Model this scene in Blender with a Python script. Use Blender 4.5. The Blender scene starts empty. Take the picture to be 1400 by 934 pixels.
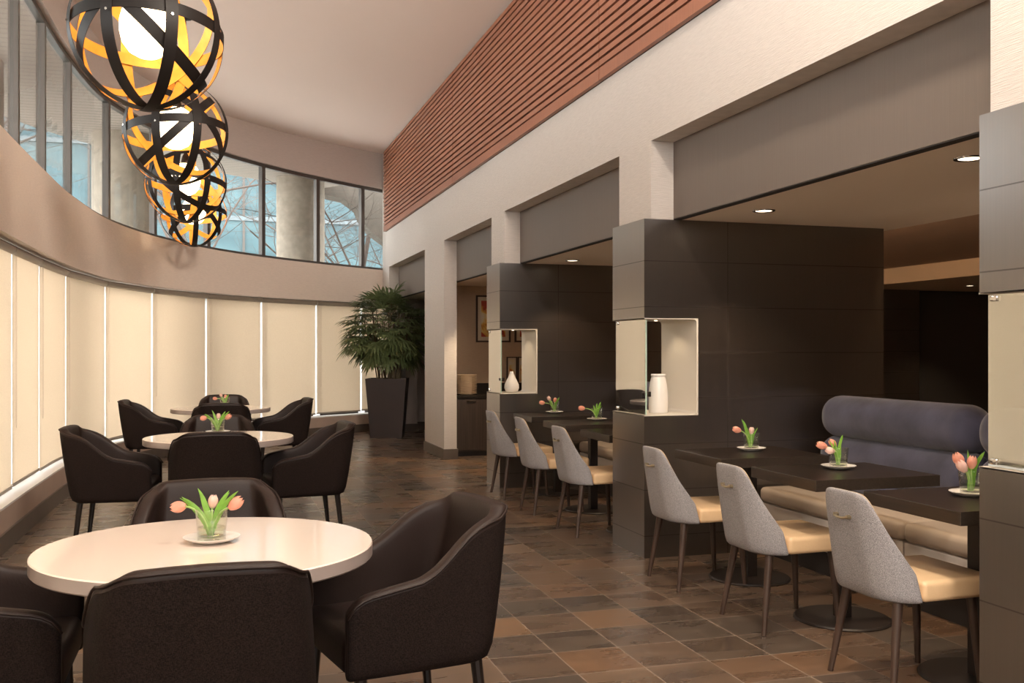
import bpy, bmesh, math, random
from mathutils import Vector, Matrix
random.seed(7)
PI = math.pi
S = bpy.context.scene
C = S.collection

# ------------------------------------------------------------------ camera, world, light, exposure
F = 1340.0; H = 1.36; HY = 479.0
TH = math.atan(406 / F)
cs, sn = math.cos(TH), math.sin(TH)
cam = bpy.data.cameras.new('camera'); cam_o = bpy.data.objects.new('camera', cam); C.objects.link(cam_o)
cam.sensor_width = 36; cam.lens = F / 1400 * 36; cam.shift_y = 12 / 1400
cam.clip_start = 0.05; cam.clip_end = 300
cam_o.location = (0, 0, H); cam_o.rotation_euler = (PI / 2, 0, -TH)
S.camera = cam_o
S.view_settings.view_transform = 'Standard'; S.view_settings.look = 'None'
S.view_settings.gamma = 1; S.view_settings.use_curve_mapping = False
S.view_settings.exposure = 0.0
WORLD_STRENGTH = 10.5; WORLD_COL = (1.0, 0.94, 0.90, 1)
w = bpy.data.worlds.new('sky'); S.world = w; w.use_nodes = True
w.node_tree.nodes['Background'].inputs[0].default_value = WORLD_COL
w.node_tree.nodes['Background'].inputs[1].default_value = WORLD_STRENGTH
DOWNLIGHT_W = 64; NICHE_W = 2.2; SHADE_E = 6.5; HALL_W = 80; WASH_W = 900

def area_light(name, loc, rot, sx, sy, power, col):
    l = bpy.data.lights.new(name, 'AREA'); l.shape = 'RECTANGLE'; l.size = sx; l.size_y = sy
    l.energy = power; l.color = col
    o = bpy.data.objects.new(name, l); C.objects.link(o); o.location = loc; o.rotation_euler = rot
    return o

# ------------------------------------------------------------------ materials
def _n(nt, t, **kw):
    n = nt.nodes.new(t)
    for k, v in kw.items(): setattr(n, k, v)
    return n

def mat(name, col, rough=0.5, metal=0.0, spec=0.5, bump=None, var=None, sheen=0, coat=0, emit=None, scale_vec=(1, 1, 1)):
    """bump=(noise scale, strength); var=(noise scale, dark factor) : mottled wear of the material itself"""
    m = bpy.data.materials.new(name); m.use_nodes = True; nt = m.node_tree
    b = nt.nodes['Principled BSDF']
    b.inputs['Base Color'].default_value = (*col, 1); b.inputs['Roughness'].default_value = rough
    b.inputs['Metallic'].default_value = metal; b.inputs['Specular IOR Level'].default_value = spec
    b.inputs['Sheen Weight'].default_value = sheen; b.inputs['Coat Weight'].default_value = coat
    if emit:
        b.inputs['Emission Color'].default_value = (*emit[0], 1); b.inputs['Emission Strength'].default_value = emit[1]
    if bump or var:
        tc = _n(nt, 'ShaderNodeTexCoord'); mp = _n(nt, 'ShaderNodeMapping'); mp.inputs['Scale'].default_value = scale_vec
        nt.links.new(tc.outputs['Object'], mp.inputs['Vector'])
    if bump:
        no = _n(nt, 'ShaderNodeTexNoise'); no.inputs['Scale'].default_value = bump[0]; no.inputs['Detail'].default_value = 4
        nt.links.new(mp.outputs[0], no.inputs['Vector'])
        bp = _n(nt, 'ShaderNodeBump'); bp.inputs['Strength'].default_value = bump[1]; bp.inputs['Distance'].default_value = 0.01
        nt.links.new(no.outputs['Fac'], bp.inputs['Height']); nt.links.new(bp.outputs[0], b.inputs['Normal'])
    if var:
        no = _n(nt, 'ShaderNodeTexNoise'); no.inputs['Scale'].default_value = var[0]; no.inputs['Detail'].default_value = 5
        nt.links.new(mp.outputs[0], no.inputs['Vector'])
        cr = _n(nt, 'ShaderNodeValToRGB'); e = cr.color_ramp.elements
        e[0].position = 0.3; e[1].position = 0.7
        e[0].color = (*[c * var[1] for c in col], 1); e[1].color = (*[min(1, c * (2 - var[1])) for c in col], 1)
        nt.links.new(no.outputs['Fac'], cr.inputs[0]); nt.links.new(cr.outputs[0], b.inputs['Base Color'])
    return m

def weave(name, a, b_, scale, rough=0.85, sheen=0.3, strength=0.4):
    """woven cloth: two sets of threads crossing"""
    m = bpy.data.materials.new(name); m.use_nodes = True; nt = m.node_tree; b = nt.nodes['Principled BSDF']
    b.inputs['Roughness'].default_value = rough; b.inputs['Sheen Weight'].default_value = sheen; b.inputs['Specular IOR Level'].default_value = .12
    tc = _n(nt, 'ShaderNodeTexCoord')
    w1 = _n(nt, 'ShaderNodeTexNoise'); w1.inputs['Scale'].default_value = scale; w1.inputs['Detail'].default_value = 3
    mp = _n(nt, 'ShaderNodeMapping'); mp.inputs['Scale'].default_value = (1, 1, 3.0); nt.links.new(tc.outputs['Object'], mp.inputs[0])
    nt.links.new(mp.outputs[0], w1.inputs['Vector'])
    w2 = _n(nt, 'ShaderNodeTexNoise'); w2.inputs['Scale'].default_value = scale * 1.1; w2.inputs['Detail'].default_value = 3
    mp2 = _n(nt, 'ShaderNodeMapping'); mp2.inputs['Scale'].default_value = (3.0, 3.0, 1); nt.links.new(tc.outputs['Object'], mp2.inputs[0])
    nt.links.new(mp2.outputs[0], w2.inputs['Vector'])
    ad = _n(nt, 'ShaderNodeMath', operation='ADD'); nt.links.new(w1.outputs['Fac'], ad.inputs[0]); nt.links.new(w2.outputs['Fac'], ad.inputs[1])
    cr = _n(nt, 'ShaderNodeValToRGB'); cr.color_ramp.elements[0].position = 0.40; cr.color_ramp.elements[1].position = 0.60
    cr.color_ramp.elements[0].color = (*a, 1); cr.color_ramp.elements[1].color = (*b_, 1)
    dv = _n(nt, 'ShaderNodeMath', operation='MULTIPLY'); dv.inputs[1].default_value = 0.5; nt.links.new(ad.outputs[0], dv.inputs[0])
    nt.links.new(dv.outputs[0], cr.inputs[0]); nt.links.new(cr.outputs[0], b.inputs['Base Color'])
    bp = _n(nt, 'ShaderNodeBump'); bp.inputs['Strength'].default_value = strength; bp.inputs['Distance'].default_value = 0.002
    nt.links.new(dv.outputs[0], bp.inputs['Height']); nt.links.new(bp.outputs[0], b.inputs['Normal'])
    return m

def laminate(name, col, rough, joints=True, spec=0.5, grain=1.0):
    """dark wood laminate: fine vertical grain, thin panel joints every 0.3 m in height"""
    m = bpy.data.materials.new(name); m.use_nodes = True; nt = m.node_tree; b = nt.nodes['Principled BSDF']
    b.inputs['Roughness'].default_value = rough; b.inputs['Specular IOR Level'].default_value = spec
    if spec > .8: b.inputs['Coat Weight'].default_value = 1.0; b.inputs['Coat Roughness'].default_value = .28; b.inputs['Coat IOR'].default_value = 2.1; b.inputs['Coat Tint'].default_value = (1, .9, .82, 1)
    geo = _n(nt, 'ShaderNodeNewGeometry')
    mp = _n(nt, 'ShaderNodeMapping'); mp.inputs['Scale'].default_value = (110, 110, 2.2); nt.links.new(geo.outputs['Position'], mp.inputs[0])
    no = _n(nt, 'ShaderNodeTexNoise'); no.inputs['Scale'].default_value = 1.0; no.inputs['Detail'].default_value = 4
    nt.links.new(mp.outputs[0], no.inputs['Vector'])
    cr = _n(nt, 'ShaderNodeValToRGB'); cr.color_ramp.elements[0].position = 0.3; cr.color_ramp.elements[1].position = 0.72
    cr.color_ramp.elements[0].color = (*[c * (1 - .3 * grain) for c in col], 1); cr.color_ramp.elements[1].color = (*[c * (1 + .35 * grain) for c in col], 1)
    nt.links.new(no.outputs['Fac'], cr.inputs[0])
    out = cr.outputs[0]
    if joints:
        sx = _n(nt, 'ShaderNodeSeparateXYZ'); nt.links.new(geo.outputs['Position'], sx.inputs[0])
        a = _n(nt, 'ShaderNodeMath', operation='ADD'); a.inputs[1].default_value = -0.145 + 3.0; nt.links.new(sx.outputs['Z'], a.inputs[0])
        f = _n(nt, 'ShaderNodeMath', operation='PINGPONG'); f.inputs[1].default_value = 0.15; nt.links.new(a.outputs[0], f.inputs[0])
        l1 = _n(nt, 'ShaderNodeMath', operation='LESS_THAN'); l1.inputs[1].default_value = 0.0028; nt.links.new(f.outputs[0], l1.inputs[0])
        a2 = _n(nt, 'ShaderNodeMath', operation='SUBTRACT'); a2.inputs[1].default_value = 3.29; nt.links.new(sx.outputs['X'], a2.inputs[0])
        a3 = _n(nt, 'ShaderNodeMath', operation='ABSOLUTE'); nt.links.new(a2.outputs[0], a3.inputs[0])
        l2 = _n(nt, 'ShaderNodeMath', operation='LESS_THAN'); l2.inputs[1].default_value = 0.0028; nt.links.new(a3.outputs[0], l2.inputs[0])
        mx = _n(nt, 'ShaderNodeMath', operation='MAXIMUM'); nt.links.new(l1.outputs[0], mx.inputs[0]); nt.links.new(l2.outputs[0], mx.inputs[1])
        mix = _n(nt, 'ShaderNodeMix', data_type='RGBA'); nt.links.new(mx.outputs[0], mix.inputs['Factor'])
        nt.links.new(out, mix.inputs['A']); mix.inputs['B'].default_value = (*[c * 1.9 for c in col], 1)
        if spec > .8:
            iv = _n(nt, 'ShaderNodeMath', operation='SUBTRACT'); iv.inputs[0].default_value = 1; nt.links.new(mx.outputs[0], iv.inputs[1]); nt.links.new(iv.outputs[0], b.inputs['Coat Weight'])
        out = mix.outputs['Result']
    nt.links.new(out, b.inputs['Base Color'])
    bp = _n(nt, 'ShaderNodeBump'); bp.inputs['Strength'].default_value = 0.12; bp.inputs['Distance'].default_value = 0.002
    nt.links.new(no.outputs['Fac'], bp.inputs['Height']); nt.links.new(bp.outputs[0], b.inputs['Normal'])
    return m

def linen_wall(name, col):
    """wall covering with a fine horizontal woven grain"""
    return mat(name, col, 0.75, bump=(1.0, 0.35), var=(1.0, 0.93), scale_vec=(14, 14, 260))

def glassy(name, tint=(1, 1, 1), refl=0.12, rough=0.0, fres=3.0):
    m = bpy.data.materials.new(name); m.use_nodes = True; nt = m.node_tree; nt.nodes.clear()
    o = _n(nt, 'ShaderNodeOutputMaterial'); t = _n(nt, 'ShaderNodeBsdfTransparent'); t.inputs[0].default_value = (*tint, 1)
    g = _n(nt, 'ShaderNodeBsdfGlossy'); g.inputs['Roughness'].default_value = rough
    lw = _n(nt, 'ShaderNodeLayerWeight'); lw.inputs['Blend'].default_value = 0.5
    fr = _n(nt, 'ShaderNodeMath', operation='POWER'); fr.inputs[1].default_value = fres; nt.links.new(lw.outputs['Facing'], fr.inputs[0])
    a = _n(nt, 'ShaderNodeMath', operation='ADD', use_clamp=True); a.inputs[1].default_value = refl; nt.links.new(fr.outputs[0], a.inputs[0])
    mx = _n(nt, 'ShaderNodeMixShader'); nt.links.new(a.outputs[0], mx.inputs[0]); nt.links.new(t.outputs[0], mx.inputs[1]); nt.links.new(g.outputs[0], mx.inputs[2])
    nt.links.new(mx.outputs[0], o.inputs[0]); return m

def slate_floor():
    m = bpy.data.materials.new('slate_tiles'); m.use_nodes = True; nt = m.node_tree; b = nt.nodes['Principled BSDF']
    geo = _n(nt, 'ShaderNodeNewGeometry')
    T = 0.305
    off = _n(nt, 'ShaderNodeVectorMath', operation='SUBTRACT'); off.inputs[1].default_value = (2.68 - 40 * T, 4.465 - 60 * T, 0); nt.links.new(geo.outputs['Position'], off.inputs[0])
    dv = _n(nt, 'ShaderNodeVectorMath', operation='SCALE'); dv.inputs['Scale'].default_value = 1 / T; nt.links.new(off.outputs[0], dv.inputs[0])
    fl = _n(nt, 'ShaderNodeVectorMath', operation='FLOOR'); nt.links.new(dv.outputs[0], fl.inputs[0])
    fr = _n(nt, 'ShaderNodeVectorMath', operation='FRACTION'); nt.links.new(dv.outputs[0], fr.inputs[0])
    wn = _n(nt, 'ShaderNodeTexWhiteNoise', noise_dimensions='3D'); nt.links.new(fl.outputs[0], wn.inputs['Vector'])
    # tile colour
    cr = _n(nt, 'ShaderNodeValToRGB'); e = cr.color_ramp.elements
    cols = [(0, (0.105, 0.090, 0.080)), (0.2, (0.13, 0.105, 0.088)), (0.4, (0.18, 0.125, 0.09)), (0.55, (0.145, 0.115, 0.098)), (0.72, (0.24, 0.15, 0.095)), (0.86, (0.19, 0.15, 0.12)), (1, (0.29, 0.18, 0.105))]
    e[0].color = (*cols[0][1], 1); e[1].color = (*cols[-1][1], 1)
    for p, c in cols[1:-1]:
        x = e.new(p); x.color = (*c, 1)
    nt.links.new(wn.outputs['Value'], cr.inputs[0])
    # cleft streaks in each tile, shifted per tile
    wc = _n(nt, 'ShaderNodeVectorMath', operation='SCALE'); wc.inputs['Scale'].default_value = 30; nt.links.new(wn.outputs['Color'], wc.inputs[0])
    ad = _n(nt, 'ShaderNodeVectorMath', operation='ADD'); nt.links.new(geo.outputs['Position'], ad.inputs[0]); nt.links.new(wc.outputs[0], ad.inputs[1])
    mp = _n(nt, 'ShaderNodeMapping'); mp.inputs['Scale'].default_value = (2.0, 7, 1); nt.links.new(ad.outputs[0], mp.inputs[0])
    n1 = _n(nt, 'ShaderNodeTexNoise'); n1.inputs['Scale'].default_value = 1.1; n1.inputs['Detail'].default_value = 4; n1.inputs['Roughness'].default_value = 0.5; n1.inputs['Distortion'].default_value = 0.5
    nt.links.new(mp.outputs[0], n1.inputs['Vector'])
    r1 = _n(nt, 'ShaderNodeValToRGB'); r1.color_ramp.elements[0].position = 0.22; r1.color_ramp.elements[1].position = 0.76
    r1.color_ramp.elements[0].color = (0.38, 0.35, 0.33, 1); r1.color_ramp.elements[1].color = (0.84, 0.76, 0.67, 1)
    nt.links.new(n1.outputs['Fac'], r1.inputs[0])
    mul = _n(nt, 'ShaderNodeMix', data_type='RGBA', blend_type='MULTIPLY'); mul.inputs['Factor'].default_value = 1
    nt.links.new(cr.outputs[0], mul.inputs['A']); nt.links.new(r1.outputs[0], mul.inputs['B'])
    # grout
    sx = _n(nt, 'ShaderNodeSeparateXYZ'); nt.links.new(fr.outputs[0], sx.inputs[0])
    def edge(ch):
        p = _n(nt, 'ShaderNodeMath', operation='PINGPONG'); p.inputs[1].default_value = 0.5; nt.links.new(sx.outputs[ch], p.inputs[0])
        return p
    mn = _n(nt, 'ShaderNodeMath', operation='MINIMUM'); nt.links.new(edge('X').outputs[0], mn.inputs[0]); nt.links.new(edge('Y').outputs[0], mn.inputs[1])
    lt = _n(nt, 'ShaderNodeMath', operation='LESS_THAN'); lt.inputs[1].default_value = 0.009; nt.links.new(mn.outputs[0], lt.inputs[0])
    mx = _n(nt, 'ShaderNodeMix', data_type='RGBA'); nt.links.new(lt.outputs[0], mx.inputs['Factor']); nt.links.new(mul.outputs['Result'], mx.inputs['A'])
    mx.inputs['B'].default_value = (0.26, 0.20, 0.155, 1)
    nt.links.new(mx.outputs['Result'], b.inputs['Base Color'])
    rr = _n(nt, 'ShaderNodeMapRange'); rr.inputs['To Min'].default_value = 0.16; rr.inputs['To Max'].default_value = 0.42; nt.links.new(n1.outputs['Fac'], rr.inputs['Value'])
    nt.links.new(rr.outputs[0], b.inputs['Roughness'])
    hh = _n(nt, 'ShaderNodeMath', operation='SUBTRACT'); nt.links.new(n1.outputs['Fac'], hh.inputs[0]); nt.links.new(lt.outputs[0], hh.inputs[1])
    bp = _n(nt, 'ShaderNodeBump'); bp.inputs['Strength'].default_value = 0.08; bp.inputs['Distance'].default_value = 0.003
    nt.links.new(hh.outputs[0], bp.inputs['Height']); nt.links.new(bp.outputs[0], b.inputs['Normal'])
    return m

def blind_fabric():
    m = bpy.data.materials.new('blind_fabric'); m.use_nodes = True; nt = m.node_tree; nt.nodes.clear()
    o = _n(nt, 'ShaderNodeOutputMaterial'); d = _n(nt, 'ShaderNodeBsdfDiffuse'); t = _n(nt, 'ShaderNodeBsdfTranslucent')
    d.inputs[0].default_value = (0.66, 0.57, 0.47, 1)
    geo = _n(nt, 'ShaderNodeNewGeometry'); mp = _n(nt, 'ShaderNodeMapping'); mp.inputs['Scale'].default_value = (60, 60, 160); nt.links.new(geo.outputs['Position'], mp.inputs[0])
    no = _n(nt, 'ShaderNodeTexNoise'); no.inputs['Scale'].default_value = 1; nt.links.new(mp.outputs[0], no.inputs['Vector'])
    cr = _n(nt, 'ShaderNodeValToRGB'); cr.color_ramp.elements[0].position = .3; cr.color_ramp.elements[1].position = .7
    cr.color_ramp.elements[0].color = (0.74, 0.645, 0.535, 1); cr.color_ramp.elements[1].color = (0.83, 0.735, 0.62, 1)
    nt.links.new(no.outputs['Fac'], cr.inputs[0]); nt.links.new(cr.outputs[0], t.inputs[0])
    mx = _n(nt, 'ShaderNodeMixShader'); mx.inputs[0].default_value = 0.60
    nt.links.new(d.outputs[0], mx.inputs[1]); nt.links.new(t.outputs[0], mx.inputs[2]); nt.links.new(mx.outputs[0], o.inputs[0])
    return m

def gap_glow():
    m = bpy.data.materials.new('translucent_gap_glow'); m.use_nodes = True; nt = m.node_tree; nt.nodes.clear()
    o = _n(nt, 'ShaderNodeOutputMaterial'); t = _n(nt, 'ShaderNodeBsdfTranslucent'); t.inputs[0].default_value = (.93, .93, .93, 1)
    x = _n(nt, 'ShaderNodeBsdfTransparent'); mx = _n(nt, 'ShaderNodeMixShader'); mx.inputs[0].default_value = .25
    nt.links.new(t.outputs[0], mx.inputs[1]); nt.links.new(x.outputs[0], mx.inputs[2]); nt.links.new(mx.outputs[0], o.inputs[0]); return m

def leafy(name, col, trans=0.35):
    m = mat(name, col, 0.42, var=(30, 0.75)); m.node_tree.nodes['Principled BSDF'].inputs['Subsurface Weight'].default_value = 0.0
    nt = m.node_tree; b = nt.nodes['Principled BSDF']; o = nt.nodes['Material Output']
    t = _n(nt, 'ShaderNodeBsdfTranslucent'); t.inputs[0].default_value = (*[min(1, c * 1.6) for c in col], 1)
    mx = _n(nt, 'ShaderNodeMixShader'); mx.inputs[0].default_value = trans
    nt.links.new(b.outputs[0], mx.inputs[1]); nt.links.new(t.outputs[0], mx.inputs[2]); nt.links.new(mx.outputs[0], o.inputs[0])
    return m

def facade_mat():
    m = bpy.data.materials.new('facade_glass'); m.use_nodes = True; nt = m.node_tree; b = nt.nodes['Principled BSDF']
    geo = _n(nt, 'ShaderNodeNewGeometry'); mp = _n(nt, 'ShaderNodeMapping'); mp.inputs['Scale'].default_value = (0.35, 0.35, 1.3); nt.links.new(geo.outputs['Position'], mp.inputs[0])
    no = _n(nt, 'ShaderNodeTexNoise'); no.inputs['Scale'].default_value = 1.2; no.inputs['Detail'].default_value = 5; nt.links.new(mp.outputs[0], no.inputs['Vector'])
    cr = _n(nt, 'ShaderNodeValToRGB'); cr.color_ramp.elements[0].position = .32; cr.color_ramp.elements[1].position = .68
    cr.color_ramp.elements[0].color = (0.018, 0.052, 0.066, 1); cr.color_ramp.elements[1].color = (0.06, 0.118, 0.135, 1)
    nt.links.new(no.outputs['Fac'], cr.inputs[0]); nt.links.new(cr.outputs[0], b.inputs['Base Color']); b.inputs['Roughness'].default_value = 0.35
    return m

def soffit_mat():
    m = bpy.data.materials.new('ribbed_soffit'); m.use_nodes = True; nt = m.node_tree; b = nt.nodes['Principled BSDF']
    geo = _n(nt, 'ShaderNodeNewGeometry'); sx = _n(nt, 'ShaderNodeSeparateXYZ'); nt.links.new(geo.outputs['Position'], sx.inputs[0])
    p = _n(nt, 'ShaderNodeMath', operation='PINGPONG'); p.inputs[1].default_value = 0.075; nt.links.new(sx.outputs['Y'], p.inputs[0])
    lt = _n(nt, 'ShaderNodeMath', operation='LESS_THAN'); lt.inputs[1].default_value = 0.018; nt.links.new(p.outputs[0], lt.inputs[0])
    mx = _n(nt, 'ShaderNodeMix', data_type='RGBA'); nt.links.new(lt.outputs[0], mx.inputs['Factor'])
    mx.inputs['A'].default_value = (0.31, 0.27, 0.235, 1); mx.inputs['B'].default_value = (0.17, 0.15, 0.13, 1)
    nt.links.new(mx.outputs['Result'], b.inputs['Base Color']); b.inputs['Roughness'].default_value = 0.7
    return m

def art_mat(name, seed):
    m = bpy.data.materials.new(name); m.use_nodes = True; nt = m.node_tree; b = nt.nodes['Principled BSDF']
    tc = _n(nt, 'ShaderNodeTexCoord'); mp = _n(nt, 'ShaderNodeMapping'); mp.inputs['Location'].default_value = (seed, seed, seed); nt.links.new(tc.outputs['Object'], mp.inputs[0])
    no = _n(nt, 'ShaderNodeTexNoise'); no.inputs['Scale'].default_value = 4.5; no.inputs['Detail'].default_value = 4; no.inputs['Distortion'].default_value = 1.0
    nt.links.new(mp.outputs[0], no.inputs['Vector'])
    cr = _n(nt, 'ShaderNodeValToRGB'); e = cr.color_ramp.elements
    e[0].position = 0.36; e[0].color = (0.45, 0.08, 0.05, 1); e[1].position = 0.62; e[1].color = (0.72, 0.66, 0.55, 1)
    x = e.new(0.44); x.color = (0.75, 0.45, 0.1, 1); x = e.new(0.52); x.color = (0.74, 0.62, 0.35, 1)
    nt.links.new(no.outputs['Fac'], cr.inputs[0]); nt.links.new(cr.outputs[0], b.inputs['Base Color']); b.inputs['Roughness'].default_value = 0.25
    return m

M = dict(
    white_wall=linen_wall('cream_wall_covering', (0.52, 0.472, 0.435)),
    fascia=linen_wall('taupe_wall_covering', (0.76, 0.655, 0.575)),
    header=linen_wall('grey_brown_wall_covering', (0.47, 0.40, 0.365)),
    ceiling=mat('ceiling_paint', (0.82, 0.70, 0.65), 0.9),
    low_ceiling=mat('low_ceiling_paint', (0.78, 0.68, 0.57), 0.85),
    coffer=mat('brown_ceiling_paint', (0.34, 0.24, 0.18), 0.85),
    beam=mat('pale_beam_paint', (0.50, 0.40, 0.30), 0.85),
    plinth=mat('brown_window_ledge', (0.48, 0.36, 0.29), 0.5, var=(3, .92)),
    sill=mat('white_sill', (0.8, 0.78, 0.76), 0.5),
    base=mat('dark_skirting', (0.10, 0.078, 0.062), 0.35, var=(6, .85)),
    laminate=laminate('dark_laminate', (0.021, 0.0165, 0.0135), 0.30, spec=0.9),
    bulkhead=laminate('taupe_laminate', (0.125, 0.098, 0.080), 0.5, joints=False, grain=.15),
    black=mat('black_wall', (0.028, 0.023, 0.020), 0.7),
    slat=laminate('cherry_slats', (0.29, 0.115, 0.066), 0.45, joints=False, grain=.3),
    slat_back=mat('dark_slat_backing', (0.035, 0.015, 0.010), 0.7),
    floor=slate_floor(),
    blind=blind_fabric(),
    tube=mat('blind_tube_metal', (0.34, 0.29, 0.24), 0.4, metal=.3),
    cord=mat('blind_cord', (0.42, 0.33, 0.26), 0.6),
    mullion=mat('bronze_mullion', (0.085, 0.075, 0.068), 0.4, metal=.3),
    glass=glassy('window_glass', (0.92, 0.96, 0.97), 0.02, 0, 6.0),
    niche_glass=glassy('niche_glass', (0.80, 0.84, 0.76), 0.50, 0.02),
    glass_edge=mat('glass_edge_green', (0.45, 0.6, 0.5), 0.1, spec=.8),
    chrome=mat('polished_steel', (0.7, 0.68, 0.65), 0.15, metal=1),
    brass=mat('aged_brass', (0.45, 0.38, 0.26), 0.3, metal=.9),
    dark_metal=mat('dark_clip_metal', (0.08, 0.06, 0.05), 0.3, metal=.8),
    lining=mat('niche_lining_paint', (0.62, 0.57, 0.50), 0.35),
    white_ceramic=mat('white_ceramic', (0.74, 0.71, 0.68), 0.3, coat=.3),
    arm_fabric=weave('brown_black_tweed', (0.005, 0.0032, 0.0027), (0.022, 0.0135, 0.0112), 150, sheen=.0),
    arm_leather=mat('espresso_vinyl', (0.020, 0.011, 0.0085), 0.5, spec=.3, bump=(120, .08), var=(3, .8)),
    arm_leg=mat('espresso_leg', (0.010, 0.0065, 0.005), 0.35),
    grey_fabric=weave('grey_tweed', (0.15, 0.145, 0.155), (0.44, 0.415, 0.415), 230, sheen=.1),
    cream_leather=mat('cream_leather', (0.72, 0.50, 0.29), 0.38, bump=(60, .08)),
    leg_wood=mat('walnut_leg', (0.052, 0.030, 0.021), 0.4, scale_vec=(20, 20, 2), var=(2, .7)),
    table_white=mat('white_quartz_top', (0.82, 0.70, 0.61), 0.12, coat=.4),
    table_rim=mat('white_quartz_rim', (0.33, 0.275, 0.25), 0.3),
    table_wood=mat('espresso_table_wood', (0.016, 0.0105, 0.008), 0.28, scale_vec=(4, 60, 4), var=(1.5, .6), spec=.4),
    table_edge=mat('espresso_edge_lightened', (0.032, 0.023, 0.017), 0.3, scale_vec=(60, 4, 60), var=(1.5, .7), spec=.6),  # edge tone lightened to carry window light caught on the sides
    pedestal=mat('black_pedestal_metal', (0.022, 0.016, 0.014), 0.45, metal=.2),
    blue_velvet=mat('slate_blue_velvet', (0.058, 0.062, 0.108), 0.7, spec=.2, sheen=.35, var=(5, .62), bump=(25, .12)),
    bench_leather=mat('taupe_bench_leather', (0.47, 0.38, 0.30), 0.32, bump=(25, .06)),
    bench_panel=mat('grey_bench_panel', (0.58, 0.52, 0.47), 0.45),
    hoop_out=mat('black_hoop', (0.010, 0.0075, 0.0065), 0.5, spec=.25),
    hoop_in=mat('gold_leaf_lining', (0.80, 0.36, 0.055), 0.45, metal=.35, var=(12, .85)),
    shade=mat('glowing_shade', (0.9, 0.8, 0.6), 0.4, emit=((1.0, 0.80, 0.48), SHADE_E)),
    lamp_lens=mat('lit_lens', (1, 0.9, 0.7), 0.4, emit=((1.0, 0.84, 0.6), 4.0)),
    cove_fill=mat('added_cove_glow', (1, .8, .6), .5, emit=((1, .66, .38), 48.0)),  # glow of the strip added to lift the dim coffer
    gap_strip=gap_glow(),
    sofa_fill=mat('added_fill_strip', (1, .85, .7), .5, emit=((1, .74, .5), 16.0)),  # glow of the strips added to brighten the low ceiling
    planter=mat('bronze_planter', (0.026, 0.014, 0.011), 0.42, var=(4, .85)),
    soil=mat('dark_soil', (0.02, 0.013, 0.008), 0.95, bump=(60, .8)),
    cane=mat('palm_cane', (0.10, 0.07, 0.035), 0.7, var=(30, .6)),
    palm=leafy('palm_leaf', (0.13, 0.165, 0.07), .25),
    tulip_leaf=leafy('tulip_leaf', (0.22, 0.46, 0.07), .35),
    tulip_stem=leafy('tulip_stem', (0.42, 0.62, 0.20), .3),
    petal=leafy('pink_petal', (0.86, 0.40, 0.30), .35),
    petal_pale=leafy('pale_pink_petal', (0.90, 0.56, 0.50), .35),
    tumbler=glassy('tumbler_glass', (0.97, 0.98, 0.94), 0.07),
    water=glassy('water', (0.93, 0.96, 0.86), 0.02, 0, 3),
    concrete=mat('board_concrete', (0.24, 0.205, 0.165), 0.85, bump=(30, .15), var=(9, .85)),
    soffit=soffit_mat(), shaded_concrete=mat('shade_toned_concrete', (0.10, 0.085, 0.07), .85, var=(6, .85)),  # second concrete is darkened to stand for the shade on the bracket
    bark=mat('grey_bark', (0.085, 0.065, 0.055), 0.9),
    facade=facade_mat(), facade_band=mat('pale_spandrel', (0.11, 0.14, 0.155), 0.5),
    paving=mat('outdoor_paving', (0.62, 0.60, 0.56), 0.9, var=(2, .9)),
    frame_wood=mat('dark_frame_wood', (0.05, 0.03, 0.02), 0.4),
    mount=mat('cream_mount', (0.66, 0.56, 0.42), 0.7),
    tan_wall=linen_wall('tan_wall_covering', (0.50, 0.36, 0.245)),
    cabinet=laminate('cabinet_laminate', (0.045, 0.032, 0.025), 0.4, joints=False),
    counter=mat('black_counter', (0.02, 0.017, 0.015), 0.2),
    plate=mat('cream_stoneware', (0.66, 0.52, 0.38), 0.35),
)
ART = [art_mat('flower_print', 1.3), art_mat('flower_print_b', 5.1), art_mat('flower_print_c', 9.7)]

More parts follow.
